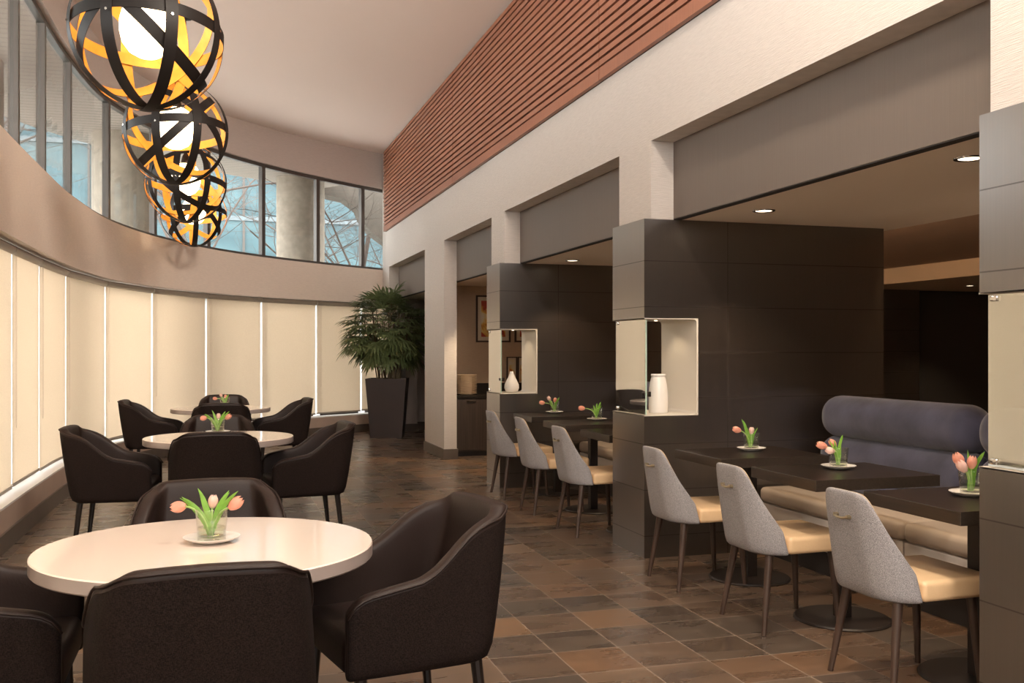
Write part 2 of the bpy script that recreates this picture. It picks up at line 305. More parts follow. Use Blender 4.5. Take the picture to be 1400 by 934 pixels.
# ------------------------------------------------------------------ mesh helpers
class MB:
    def __init__(s): s.v = []; s.f = []; s.m = []
    def add(s, v, f, m=0):
        b = len(s.v); s.v += [tuple(p) for p in v]; s.f += [tuple(i + b for i in q) for q in f]; s.m += [m] * len(f); return s
    def box(s, x0, x1, y0, y1, z0, z1, m=0):
        return s.add([(x0, y0, z0), (x1, y0, z0), (x1, y1, z0), (x0, y1, z0), (x0, y0, z1), (x1, y0, z1), (x1, y1, z1), (x0, y1, z1)],
                     [(0, 3, 2, 1), (4, 5, 6, 7), (0, 1, 5, 4), (1, 2, 6, 5), (2, 3, 7, 6), (3, 0, 4, 7)], m)
    def tube(s, P, R, n=8, m=0, cap=True):
        P = [Vector(p) for p in P]
        if not hasattr(R, '__len__'): R = [R] * len(P)
        vs = []; fs = []; up = None
        for i, p in enumerate(P):
            d = (P[min(i + 1, len(P) - 1)] - P[max(i - 1, 0)]).normalized()
            if up is None: up = Vector((0, 0, 1)) if abs(d.z) < 0.9 else Vector((0, 1, 0))
            a = d.cross(up).normalized(); b = a.cross(d).normalized(); up = b
            for k in range(n):
                t = 2 * PI * k / n; vs.append(p + (a * math.cos(t) + b * math.sin(t)) * R[i])
        for i in range(len(P) - 1):
            for k in range(n):
                k2 = (k + 1) % n; fs.append((i * n + k, (i + 1) * n + k, (i + 1) * n + k2, i * n + k2))
        if cap: fs.append(tuple(range(n))); fs.append(tuple((len(P) - 1) * n + k for k in reversed(range(n))))
        return s.add(vs, fs, m)
    def lathe(s, prof, c=(0, 0, 0), n=32, m=0, a0=0.0, sq=1.0):
        vs = []; fs = []
        for r, z in prof:
            for k in range(n):
                t = a0 + 2 * PI * k / n; vs.append((c[0] + r * math.cos(t), c[1] + r * math.sin(t) * sq, c[2] + z))
        for i in range(len(prof) - 1):
            for k in range(n):
                k2 = (k + 1) % n; fs.append((i * n + k, i * n + k2, (i + 1) * n + k2, (i + 1) * n + k))
        if prof[0][0] > 1e-6: fs.append(tuple(reversed(range(n))))
        if prof[-1][0] > 1e-6: fs.append(tuple((len(prof) - 1) * n + k for k in range(n)))
        return s.add(vs, fs, m)
    def prism(s, poly, z0, z1, m=0):
        n = len(poly)
        return s.add([(x, y, z0) for x, y in poly] + [(x, y, z1) for x, y in poly],
                     [tuple(reversed(range(n))), tuple(range(n, 2 * n))] + [(i, (i + 1) % n, n + (i + 1) % n, n + i) for i in range(n)], m)
    def cells(s, xs, ys, zs, solid, m=0):
        """union of boxes of a grid, only the outside faces"""
        nx, ny, nz = len(xs) - 1, len(ys) - 1, len(zs) - 1
        def on(i, j, k): return 0 <= i < nx and 0 <= j < ny and 0 <= k < nz and solid(i, j, k)
        for i in range(nx):
            for j in range(ny):
                for k in range(nz):
                    if not on(i, j, k): continue
                    x0, x1, y0, y1, z0, z1 = xs[i], xs[i + 1], ys[j], ys[j + 1], zs[k], zs[k + 1]
                    if not on(i - 1, j, k): s.add([(x0, y0, z0), (x0, y0, z1), (x0, y1, z1), (x0, y1, z0)], [(0, 1, 2, 3)], m)
                    if not on(i + 1, j, k): s.add([(x1, y0, z0), (x1, y1, z0), (x1, y1, z1), (x1, y0, z1)], [(0, 1, 2, 3)], m)
                    if not on(i, j - 1, k): s.add([(x0, y0, z0), (x1, y0, z0), (x1, y0, z1), (x0, y0, z1)], [(0, 1, 2, 3)], m)
                    if not on(i, j + 1, k): s.add([(x0, y1, z0), (x0, y1, z1), (x1, y1, z1), (x1, y1, z0)], [(0, 1, 2, 3)], m)
                    if not on(i, j, k - 1): s.add([(x0, y0, z0), (x0, y1, z0), (x1, y1, z0), (x1, y0, z0)], [(0, 1, 2, 3)], m)
                    if not on(i, j, k + 1): s.add([(x0, y0, z1), (x1, y0, z1), (x1, y1, z1), (x0, y1, z1)], [(0, 1, 2, 3)], m)
        return s
    def rbox(s, x0, x1, y0, y1, z0, z1, r, seg=3, m=0):
        bm = bmesh.new(); bmesh.ops.create_cube(bm, size=1)
        for v in bm.verts: v.co = Vector(((x0 + x1) / 2 + v.co.x * (x1 - x0), (y0 + y1) / 2 + v.co.y * (y1 - y0), (z0 + z1) / 2 + v.co.z * (z1 - z0)))
        bmesh.ops.bevel(bm, geom=bm.edges[:] + bm.verts[:], offset=r, segments=seg, profile=0.5, affect='EDGES')
        bm.verts.index_update()
        s.add([v.co[:] for v in bm.verts], [[v.index for v in f.verts] for f in bm.faces], m); bm.free(); return s
    def build(s, name, mats, parent=None, smooth=True, bevel=0, subsurf=0, angle=35, merge=False, normals=False):
        me = bpy.data.meshes.new(name); me.from_pydata(s.v, [], s.f)
        if not isinstance(mats, (list, tuple)): mats = [mats]
        for x in mats: me.materials.append(x)
        me.polygons.foreach_set('material_index', s.m)
        if merge or normals:
            bm = bmesh.new(); bm.from_mesh(me)
            if merge: bmesh.ops.remove_doubles(bm, verts=bm.verts, dist=1e-5)
            bmesh.ops.recalc_face_normals(bm, faces=bm.faces); bm.to_mesh(me); bm.free()
        me.update()
        if smooth:
            me.polygons.foreach_set('use_smooth', [True] * len(me.polygons)); me.set_sharp_from_angle(angle=math.radians(angle))
        o = bpy.data.objects.new(name, me); C.objects.link(o)
        if parent: o.parent = parent
        if bevel:
            b = o.modifiers.new('bevel', 'BEVEL'); b.width = bevel; b.segments = 2; b.limit_method = 'ANGLE'
        if subsurf:
            b = o.modifiers.new('subdivision', 'SUBSURF'); b.levels = subsurf; b.render_levels = subsurf
        return o

def tag(o, label=None, cat=None, group=None, kind=None):
    if label: o['label'] = label
    if cat: o['category'] = cat
    if group: o['group'] = group
    if kind: o['kind'] = kind
    return o
def thing(name, label, cat, loc=(0, 0, 0), rz=0, group=None):
    o = bpy.data.objects.new(name, None); C.objects.link(o); o.empty_display_size = .1
    o.location = loc; o.rotation_euler = (0, 0, rz); return tag(o, label, cat, group)
def struct(o, label=None): return tag(o, label, None, None, 'structure')
def dup(root, loc=None, rz=None, label=None, group=None):
    def cp(o, par):
        c = o.copy(); C.objects.link(c)
        if par: c.parent = par
        for ch in list(o.children): cp(ch, c)
        return c
    r = cp(root, None)
    if loc is not None: r.location = loc
    if rz is not None: r.rotation_euler = (0, 0, rz)
    if label: r['label'] = label
    if group: r['group'] = group
    return r
def bez(a, b, c, n=10):
    a, b, c = Vector(a), Vector(b), Vector(c)
    return [(1 - t) ** 2 * a + 2 * t * (1 - t) * b + t * t * c for t in [i / (n - 1) for i in range(n)]]
def sm(a, b, x):
    t = max(0, min(1, (x - a) / (b - a))); return t * t * (3 - 2 * t)
def pw(pts, x):
    if x <= pts[0][0]: return pts[0][1]
    for (a, va), (b, vb) in zip(pts, pts[1:]):
        if x <= b: return va + (vb - va) * (x - a) / (b - a)
    return pts[-1][1]

# ------------------------------------------------------------------ the curved window wall in plan
CP = [(-1.37, -3.2), (-1.37, -1), (-1.37, 2), (-1.37, 5), (-1.365, 7.2), (-1.345, 8.8), (-1.30, 10.2), (-1.12, 11.8), (-0.66, 13.2), (0.0, 14.3), (0.82, 15.2), (1.75, 15.95), (2.9, 16.7)]
CURVE = []
for i in range(len(CP) - 1):
    p0 = Vector(CP[max(i - 1, 0)]); p1 = Vector(CP[i]); p2 = Vector(CP[i + 1]); p3 = Vector(CP[min(i + 2, len(CP) - 1)])
    for k in range(16):
        t = k / 16
        CURVE.append(0.5 * ((2 * p1) + (-p0 + p2) * t + (2 * p0 - 5 * p1 + 4 * p2 - p3) * t * t + (-p0 + 3 * p1 - 3 * p2 + p3) * t ** 3))
CURVE.append(Vector(CP[-1]))
SL = [0.0]
for a, b in zip(CURVE, CURVE[1:]): SL.append(SL[-1] + (b - a).length)
def cpt(s, off=0.0):
    """point on the curve at arc length s, moved off metres outwards (away from the room)"""
    s = max(0, min(SL[-1], s))
    for i in range(len(SL) - 1):
        if s <= SL[i + 1] or i == len(SL) - 2:
            t = (s - SL[i]) / (SL[i + 1] - SL[i]); p = CURVE[i].lerp(CURVE[i + 1], t)
            a = CURVE[max(i - 1, 0)]; b = CURVE[min(i + 2, len(CURVE) - 1)]; d = (b - a).normalized(); break
    return p + Vector((-d.y, d.x)) * off
def s_at_px(px):
    """arc length where the sight line of an image column meets the wall"""
    u = (px - 700) / F; d = Vector((sn + u * cs, cs - u * sn))
    best = None
    for i in range(len(CURVE) - 1):
        a, b = CURVE[i], CURVE[i + 1]
        ca = d.x * a.y - d.y * a.x; cb = d.x * b.y - d.y * b.x
        if ca * cb <= 0 and ca != cb and a.dot(d) > 0:
            t = ca / (ca - cb); s = SL[i] + (SL[i + 1] - SL[i]) * t
            if best is None or s < best: best = s
    return best
def strip(mb, s0, s1, o0, o1, z0, z1, m=0, step=0.25):
    """curved slab following the wall; z0/z1 may be functions of s"""
    n = max(1, int(math.ceil((s1 - s0) / step))); vs = []; fs = []
    f0 = z0 if callable(z0) else (lambda s: z0); f1 = z1 if callable(z1) else (lambda s: z1)
    for i in range(n + 1):
        s = s0 + (s1 - s0) * i / n; a = cpt(s, o0); b = cpt(s, o1)
        vs += [(a.x, a.y, f0(s)), (b.x, b.y, f0(s)), (b.x, b.y, f1(s)), (a.x, a.y, f1(s))]
    for i in range(n):
        for k in range(4):
            k2 = (k + 1) % 4; fs.append((i * 4 + k, i * 4 + k2, (i + 1) * 4 + k2, (i + 1) * 4 + k))
    fs.append((3, 2, 1, 0)); fs.append((n * 4, n * 4 + 1, n * 4 + 2, n * 4 + 3))
    mb.add(vs, fs, m)
SEND = SL[-1]
BR = [s_at_px(p) for p in (36, 71, 105, 156, 218, 290, 364, 438, 499)]
st = (BR[1] - BR[0])
pre = []
s = BR[0] - 1.35
while s > 0.2: pre.insert(0, s); s -= 1.35
BR = [0.0] + pre + BR + [SEND - 0.1]
print('bays', [round(b, 2) for b in BR])

# ------------------------------------------------------------------ structure
WX = 2.73; RX = 2.89; ZS = 2.73; ZL = 2.22; ZC = 4.70
YN, YF = -3.2, 16.6
PIERS = [(-1.05, -0.52), (2.41, 2.94), (5.87, 6.40), (9.26, 9.74)]

o = MB().box(-2.2, 13, YN, 17.2, -0.1, 0.0).build('floor', M['floor'], smooth=False); struct(o, 'brown slate tile floor of the restaurant')
o = MB().prism([(-1.37 - .1, YN)] + [tuple(cpt(SEND * i / 60, .1)) for i in range(61)] + [(13, 17.2), (13, YN)], ZC, ZC + .1).build('ceiling', M['ceiling'], smooth=False); struct(o)

zt = lambda s: pw([(0, 2.85), (10, 2.86), (14, 2.83), (18, 2.76), (SEND, 2.72)], s)
zh = lambda s: pw([(0, 4.20), (12, 4.20), (17, 4.2), (SEND, 4.10)], s)
mb = MB(); strip(mb, 0, SEND, 0, .16, 2.16, zt); strip(mb, 0, SEND, 0, .16, zh, ZC + .02)
struct(mb.build('wall_left', M['fascia'], angle=40), 'curved wall band over the blinds'); bpy.data.objects['wall_left'].data.materials.append(M['header'])
for p in bpy.data.objects['wall_left'].data.polygons:
    if p.center.z > 3.9: p.material_index = 1
mb = MB(); strip(mb, 0, SEND, 0, .26, 0, .285); strip(mb, 0, SEND, 0, .27, .285, .30, 1)
struct(mb.build('trim_1', [M['plinth'], M['sill']], angle=40), 'brown window ledge under the blinds')
mb = MB(); strip(mb, 0, SEND, -.016, 0, 0, .13); struct(mb.build('baseboard_left', M['base'], angle=40))

ys = sorted({YN, YF, 15.95} | {a for p in PIERS for a in p} | {11.92, 13.1})
zs = [0, ZL, ZS, ZC]
def wsolid(i, j, k):
    y = (ys[j] + ys[j + 1]) / 2
    if k == 2: return True
    if k == 1: return any(a < y < b for a, b in PIERS) or 11.92 < y < 13.1 or y > 15.95
    return 11.92 < y < 13.1 or y > 15.95
struct(MB().cells([WX, RX], ys, zs, wsolid).build('wall_right', M['white_wall'], smooth=False), 'cream wall of piers and openings')
mb = MB(); mb.box(WX - .016, RX + .016, 11.904, 13.116, 0, .13); mb.box(WX - .016, RX, 15.934, YF, 0, .13)
struct(mb.build('baseboard_right', M['base'], bevel=.003))
mb = MB(); mb.box(RX, RX + .06, YN, YF, ZL + .006, ZC - .05); struct(mb.build('wall_upper', M['bulkhead'], smooth=False), 'taupe bulkhead panels set back in the openings')
struct(MB().box(RX + .004, RX + .06, YN, YF, ZL, ZL + .006).build('shadow_gap_strip', M['black'], smooth=False))  # black strip painted in for the shadow gap below the bulkhead
struct(MB().box(RX + .06, 4.62, YN, YF, ZL, ZL + .3).build('ceiling_low', M['low_ceiling'], smooth=False))
struct(MB().box(4.62, 8.36, YN, YF, 2.42, 2.6).build('ceiling_coffer', M['coffer'], smooth=False))
struct(MB().box(8.36, 13, YN, YF, ZL, 2.6).build('ceiling_back', M['beam'], smooth=False))
cv = MB().box(4.625, 4.66, 2.0, 12.6, 2.30, 2.33).build('added_cove_strip', M['cove_fill'], smooth=False); tag(cv, 'added warm light strip, out of view along the low ceiling edge', 'added light')  # added strip, out of sight, throws fill light into the coffer
cv = MB().box(8.37, 8.40, 2.0, 11.6, 2.425, 2.44).build('trim_4', M['coffer'], smooth=False); struct(cv)
# far walls
mb = MB(); mb.box(9.62, 13, 11.8, 12.0, 0, ZL); struct(mb.build('wall_back_black', M['black'], smooth=False))
mb = MB(); mb.box(6.6, 9.62, 11.7, 12.0, 0, 2.42); struct(mb.build('wall_back_brown', M['laminate'], smooth=False))
mb = MB(); mb.box(RX, 6.6, 12.72, 12.9, 0, 2.42); struct(mb.build('wall_far_tan', M['tan_wall'], smooth=False))
struct(MB().box(13, 13.15, YN, 17.2, 0, ZC).build('wall_east', M['black'], smooth=False))
struct(MB().box(2.9, 13, 16.6, 16.8, 0, ZC).box(3.05, 3.25, 16.2, 16.6, 0, 2.42).build('wall_far', M['header'], smooth=False))
struct(MB().box(RX, 6.6, 16.58, 16.6, 0, .13).box(3.03, 3.27, 16.18, 16.58, 0, .13).build('baseboard_far', M['base'], smooth=False))
# near end of the hall: unseen wall with an opening added for fill daylight
mb = MB(); mb.cells([-1.5, -1.1, 2.5, 13], [YN - .15, YN], [0, 2.3, 4.3, ZC], lambda i, j, k: not (i == 1 and k == 1))
struct(mb.build('wall_near', M['white_wall'], smooth=False))

# slatted panels
PB = [-2.4, 2.06, 6.67, 11.28, YF - .35]
for i in range(4):
    y0, y1 = PB[i] + .006, PB[i + 1] - .006
    mb = MB(); mb.box(WX - .012, WX, y0, y1, 3.335, ZC - .005, 1)
    z = 3.335; mb.box(WX - .045, WX - .012, y0, y1, z, z + .085); z += .085 + .016
    while z + .046 < ZC - .005:
        mb.box(WX - .045, WX - .012, y0, y1, z, z + .042); z += .062
    where = ['behind the camera end of the wall', 'above the two openings in front of the blue booth', 'above the middle openings between its two upright joints', 'at the corner over the potted palm'][i]
    o = mb.build('slatted_panel', [M['slat'], M['slat_back']], smooth=False)
    tag(o, 'reddish wooden slatted wall panel ' + where, 'wall panel', 'wooden slat panels')

# upper windows and lower windows, blinds
wn = 0
for i in range(len(BR) - 1):
    s0, s1 = BR[i], BR[i + 1]
    wn += 1
    w = bpy.data.objects.new('window_%d' % wn, None); C.objects.link(w); struct(w)
    f = MB()
    strip(f, s0 - .035, s0 + .035, .05, .12, lambda s: zt(s) - .02, lambda s: zh(s) + .02)
    strip(f, s0 + .035, s1 - .035, .05, .11, lambda s: zt(s) - .01, lambda s: zt(s) + .04)
    strip(f, s0 + .035, s1 - .035, .05, .11, lambda s: zh(s) - .05, lambda s: zh(s) + .01)
    f.build('window_frame', M['mullion'], w, smooth=False)
    f = MB(); strip(f, s0 + .02, s1 - .02, .078, .084, lambda s: zt(s) + .02, lambda s: zh(s) - .03)
    f.build('window_pane', M['glass'], w, smooth=False)
for i in range(len(BR) - 1):
    s0, s1 = BR[i], BR[i + 1]
    wn += 1
    w = bpy.data.objects.new('window_%d' % wn, None); C.objects.link(w); struct(w)
    f = MB(); strip(f, s0, s1, .20, .25, .30, .34); strip(f, s0, s1, .20, .25, 2.12, 2.2); strip(f, s0 - .006, s0 + .006, .2, .25, .34, 2.12)
    f.build('window_frame', M['mullion'], w, smooth=False)
    f = MB(); strip(f, s0 - .05, s0 + .09, .112, .113, .31, 2.14); f.build('added_gap_strip', M['gap_strip'], w, smooth=False)  # added translucent strip makes the slit between blinds glow white
    f = MB(); strip(f, s0 + .01, s1 - .01, .222, .228, .33, 2.13); f.build('window_pane', M['glass'], w, smooth=False)
vis = 0
for i in range(len(BR) - 1):
    s0, s1 = BR[i] + .018, BR[i + 1] - .018
    mid = (s0 + s1) / 2; p = cpt(mid, .1)
    zb = 0.332 + random.uniform(-.008, .014)
    bl = thing('roller_blind', 'x', 'blind', (p.x, p.y, 0), 0, 'roller blinds along the curved window')
    off = Matrix.Translation((-p.x, -p.y, 0))
    def part(mb, name, m, **k):
        mb.v = [tuple(off @ Vector(v)) for v in mb.v]; return mb.build(name, m, bl, **k)
    f = MB(); strip(f, s0, s1, .100, .1015, zb + .02, 2.10, step=.15); part(f, 'fabric', M['blind'])
    a = cpt(s0 - .005, .10); b = cpt(s1 + .005, .10)
    part(MB().tube([(a.x, a.y, 2.115), (b.x, b.y, 2.115)], .035, 14), 'roller_tube', M['tube'])
    f = MB(); strip(f, s0, s1, .094, .108, zb, zb + .022); part(f, 'bottom_bar', M['tube'])
    c = cpt(s0 + .055, .085); c2 = cpt(s0 + .085, .085)
    part(MB().tube([(c.x, c.y, 2.12), (c.x, c.y, .80), ((c.x + c2.x) / 2, (c.y + c2.y) / 2, .77), (c2.x, c2.y, .80), (c2.x, c2.y, 2.12)], .0012, 5), 'pull_cord', M['cord'])
    bl['_i'] = i
blinds = [o for o in C.objects if o.name.startswith('roller_blind')]
names = {len(BR) - 2: 'beside the potted palm, last along the ledge', len(BR) - 3: 'just before the one beside the potted palm', len(BR) - 4: 'directly behind the tulips of the farthest round table',
         len(BR) - 5: 'third along the ledge from the one beside the potted palm plus one', }
order = ['last along the ledge, beside the potted palm', 'second along the ledge from the potted palm', 'third along the ledge from the potted palm', 'fourth along the ledge from the potted palm',
         'fifth along the ledge from the potted palm', 'sixth along the ledge from the potted palm', 'seventh along the ledge from the potted palm', 'eighth along the ledge from the potted palm',
         'ninth along the ledge from the potted palm', 'tenth along the ledge from the potted palm', 'eleventh along the ledge from the potted palm']
for o in blinds:
    k = len(BR) - 2 - o['_i']; del o['_i']
    o['label'] = 'beige roller blind glowing with daylight, ' + (order[k] if k < len(order) else 'beside the camera position')
# hide nothing: blinds beyond the frame stay, they light the room

# ------------------------------------------------------------------ dark partitions with glazed niches
NZ0, NZ1 = 0.935, 1.565; NX = 3.057; PX0, PX1 = 2.68, 4.525
plabel = {0: 'dark wood partition cut by the edge of the photo, behind the cream pillar', 1: 'large dark wood partition with niche holding a ribbed white vase', 2: 'dark wood partition with niche holding a small teardrop vase', -1: ''}
for n, (ya, yb) in enumerate(PIERS[1:]):
    pt = thing('niche_partition', plabel[n], 'partition', (PX0, ya, 0), 0, 'dark partitions between the booths')
    L = PX1 - PX0; D = yb - ya; nx = NX - PX0
    MB().cells([0, nx + .012, L], [0, D], [0, NZ0 - .006, NZ1 + .006, ZL], lambda i, j, k: not (k == 1 and i == 0)).build('panelling', M['laminate'], pt, smooth=False)
    # white lining of the niche, rounded at the closed side
    r = .022
    inner = [(0, NZ0)] + [(nx - r + r * math.sin(a), NZ0 + r - r * math.cos(a)) for a in [PI / 2 * k / 5 for k in range(6)]] + \
            [(nx - r + r * math.cos(a), NZ1 - r + r * math.sin(a)) for a in [PI / 2 * k / 5 for k in range(6)]] + [(0, NZ1)]
    outer = [(0, NZ0 - .006)] + [(nx + .012, NZ0 - .006)] * 6 + [(nx + .012, NZ1 + .006)] * 6 + [(0, NZ1 + .006)]
    v = []; fc = []
    for y in (-.003, D + .003):
        for a, b in zip(inner, outer): v += [(a[0], y, a[1]), (b[0], y, b[1])]
    k = len(inner) * 2
    for i in range(len(inner) - 1):
        fc += [(2 * i, 2 * i + 2, k + 2 * i + 2, k + 2 * i), (2 * i, 2 * i + 1, 2 * i + 3, 2 * i + 2), (k + 2 * i, k + 2 * i + 2, k + 2 * i + 3, k + 2 * i + 1)]
    MB().add(v, fc).build('niche_lining', M['lining'], pt, angle=50)
    # glass pane on the aisle side with its clips
    gp = MB().box(.012, .020, .008, D - .03, NZ0 + .004, NZ1 - .004).build('glass_pane', M['niche_glass'], pt, smooth=False)
    MB().box(.0115, .0205, .004, .0085, NZ0 + .004, NZ1 - .004).build('pane_edge', M['glass_edge'], gp, smooth=False)
    for z in (NZ0 + .012, NZ1 - .028):
        MB().rbox(.004, .028, D - .075, D - .045, z, z + .022, .003, 2).build('clip', M['chrome'], gp)
    MB().rbox(.003, .012, .004, .05, NZ0 + .125, NZ0 + .15, .003, 2).rbox(.02, .05, .0, .045, NZ0 + .12, NZ0 + .155, .004, 2).build('latch', M['dark_metal'], gp)
    MB().lathe([(.0, 0), (.011, 0), (.011, .004), (0, .004)], (nx * .55, D / 2, NZ1 - .0045), 20).build('niche_lamp', M['lamp_lens'], pt)
    l = bpy.data.lights.new('niche_light', 'SPOT'); l.energy = NICHE_W; l.color = (1, .78, .52); l.spot_size = 2.3; l.spot_blend = .6; l.shadow_soft_size = .02
    lo = bpy.data.objects.new('niche_light', l); C.objects.link(lo); lo.parent = pt; lo.location = (nx * .55, D / 2, NZ1 - .02)

# ------------------------------------------------------------------ downlights in the low ceiling
dl = None
for x, y, lab in [(3.23, 3.60, 'round recessed downlight in low ceiling over the blue booth, beside the cropped pillar'), (3.23, 5.32, 'round recessed downlight in low ceiling over the chair against the big dark partition'),
                  (3.25, 7.04, 'round recessed downlight hidden behind the big partition top'), (3.27, 8.80, 'round recessed downlight seen over the second booth'), (3.27, 11.4, 'round recessed downlight over the sideboard alcove'),
                  (3.23, 1.6, 'round recessed downlight outside the frame')]:
    if dl is None:
        t = thing('recessed_downlight', lab, 'downlight', (x, y, ZL), 0, 'downlights in the low ceiling')
        MB().lathe([(.050, -.001), (.053, -.006), (.068, -.006), (.070, -.0005), (.05, -.0005)], n=32).build('trim_ring', M['chrome'], t)
        MB().lathe([(0, -.003), (.0505, -.003), (.0505, -.0005), (0, -.0005)], n=24).build('lens', M['lamp_lens'], t)
        l = bpy.data.lights.new('lamp', 'SPOT'); l.energy = DOWNLIGHT_W; l.color = (1, .76, .50); l.spot_size = 1.75; l.spot_blend = .5; l.shadow_soft_size = .04
        lo = bpy.data.objects.new('lamp', l); C.objects.link(lo); lo.parent = t; lo.location = (0, 0, -.012)
        dl = t
    else:
        q = dup(dl, (x, y, ZL), 0, lab)
        if y > 10:
            for ch in q.children:
                if ch.type == 'LIGHT': ch.data = ch.data.copy(); ch.data.energy = DOWNLIGHT_W * 2.6
for y, lab in ((4.5, 'small recessed downlight over the blue sofa back'), (7.9, 'small recessed downlight over the second sofa')):
    pass
dup(dl, (9.6, 10.7, ZL), 0, 'tiny recessed downlight far back in the brown ceiling beyond the booth')
# added lamps, out of view in the tall ceiling, as fill over the near hall
hl = None
for x, y in [(1.4, 1.2), (1.4, 3.2), (-.2, .6), (1.4, -1.0)]:
    if hl is None:
        t = thing('added_ceiling_light', 'added square ceiling light, out of view over the near end of the hall', 'ceiling light', (x, y, ZC), 0, 'added lights over the near hall')
        MB().cells([-.22, -.19, .19, .22], [-.22, -.19, .19, .22], [-.012, 0], lambda i, j, k: not (i == 1 and j == 1)).build('trim_ring', M['chrome'], t)
        MB().box(-.19, .19, -.19, .19, -.004, 0).build('lens', M['lamp_lens'], t)
        l = bpy.data.lights.new('lamp', 'AREA'); l.shape = 'SQUARE'; l.size = .38; l.energy = HALL_W; l.color = (1, .88, .74)
        lo = bpy.data.objects.new('lamp', l); C.objects.link(lo); lo.parent = t; lo.location = (0, 0, -.015)
        hl = t
    else: dup(hl, (x, y, ZC), 0)

wl = None
for x, y, tx, ty, tz in [(2.1, 1.2, -1.3, 8.0, 2.9), (2.1, 3.0, -1.2, 11.5, 2.9), (2.1, 4.6, .2, 14.3, 2.7)]:  # added spots, out of view, to brighten the curved wall band
    t = thing('added_wash_spot', 'added black spotlight, out of view over the near hall, aimed at the curved wall', 'spotlight', (x, y, ZC), 0, 'added spotlights over the near hall')
    d = (Vector((tx, ty, tz)) - Vector((x, y, ZC - .2))).normalized(); hd = Vector((0, 0, -.2))
    MB().lathe([(0, -.03), (.05, -.03), (.05, 0), (0, 0)], n=20).tube([(0, 0, -.03), (0, 0, -.17)], .01, 8).build('stem', M['hoop_out'], t)
    MB().tube([hd - d * .08, hd + d * .10], .055, 20).build('head', M['hoop_out'], t)
    MB().tube([hd + d * .1005, hd + d * .102], .048, 20).build('lens', M['lamp_lens'], t)
    l = bpy.data.lights.new('lamp', 'SPOT'); l.energy = WASH_W; l.color = (1, .86, .72); l.spot_size = 1.05; l.spot_blend = 1.0; l.shadow_soft_size = .5
    lo = bpy.data.objects.new('lamp', l); C.objects.link(lo); lo.parent = t; lo.location = hd + d * .13; lo.rotation_euler = d.to_track_quat('-Z', 'Y').to_euler()

# ------------------------------------------------------------------ pendants
def hoop(mb, normal, R, w=.022, th=.003, n=72):
    nrm = Vector(normal).normalized(); a = nrm.orthogonal().normalized(); b = nrm.cross(a)
    vs = []; fs = []; ms = []
    for i in range(n):
        t = 2 * PI * i / n; d = a * math.cos(t) + b * math.sin(t)
        for (r, h) in ((R, -w), (R, w), (R - th, w), (R - th, -w)): vs.append(d * r + nrm * h)
    for i in range(n):
        j = (i + 1) % n
        for k in range(4):
            k2 = (k + 1) % 4; mb.add([vs[i * 4 + k], vs[j * 4 + k], vs[j * 4 + k2], vs[i * 4 + k2]], [(0, 1, 2, 3)], 1 if k == 2 else 0)
def pendant(loc, rz, label, R=.40):
    t = thing('globe_pendant', label, 'pendant lamp', loc, rz, 'globe pendants hanging in a row')
    hs = [((1, 0, 0), 0), ((0.0, 1, 0), 1), ((.72, .69, 0), 2), ((-.69, .72, 0), 3), ((.06, .10, 1), 4), ((.62, -.30, .72), 5), ((-.35, .62, .70), 6)]
    for nr, k in hs:
        mb = MB(); hoop(mb, nr, R - .0035 * k, w=.031)
        mb.build('hoop', [M['hoop_out'], M['hoop_in']], t, merge=True, angle=40)
    mb = MB()
    for k in range(8):
        a = k * PI / 4; 
        for zz in (.02,):
            d = Vector((math.cos(a), math.sin(a), 0)); mb.tube([d * (R + .0), d * (R + .006)], .007, 8)
    mb.build('rivets', M['chrome'], t)
    MB().lathe([(0, -.155), (.05, -.15), (.095, -.125), (.128, -.08), (.142, -.02), (.143, .03), (.13, .085), (.105, .13), (.07, .155), (.035, .16), (0, .16)], (0, 0, .03), 32).build('glass_shade', M['shade'], t, angle=180)
    MB().lathe([(0, .185), (.04, .185), (.045, .215), (.03, .27), (.012, .3), (0, .3)], n=20).build('lamp_holder', M['hoop_out'], t)
    zc = ZC - loc[2]
    MB().tube([(0, 0, .29), (0, 0, zc - .02)], .005, 8).build('cable', M['hoop_out'], t)
    MB().lathe([(.0, zc - .04), (.06, zc - .035), (.065, zc), (0, zc)], n=24).build('ceiling_rose', M['hoop_out'], t)
    l = bpy.data.lights.new('bulb', 'POINT'); 
    return t
for (x, y), rz, lab in [((-.34, 5.52), .35, 'largest-looking black hoop globe pendant, hanging over the first round tables'), ((-.29, 7.95), 1.25, 'black hoop globe pendant, second in the row from the big one'),
                        ((-.28, 10.30), -.2, 'black hoop globe pendant, third in the row, partly hidden'), ((-.25, 12.65), .9, 'smallest-looking hoop globe pendant at the far end of the row')]:
    pendant((x, y, 3.03), rz, lab)

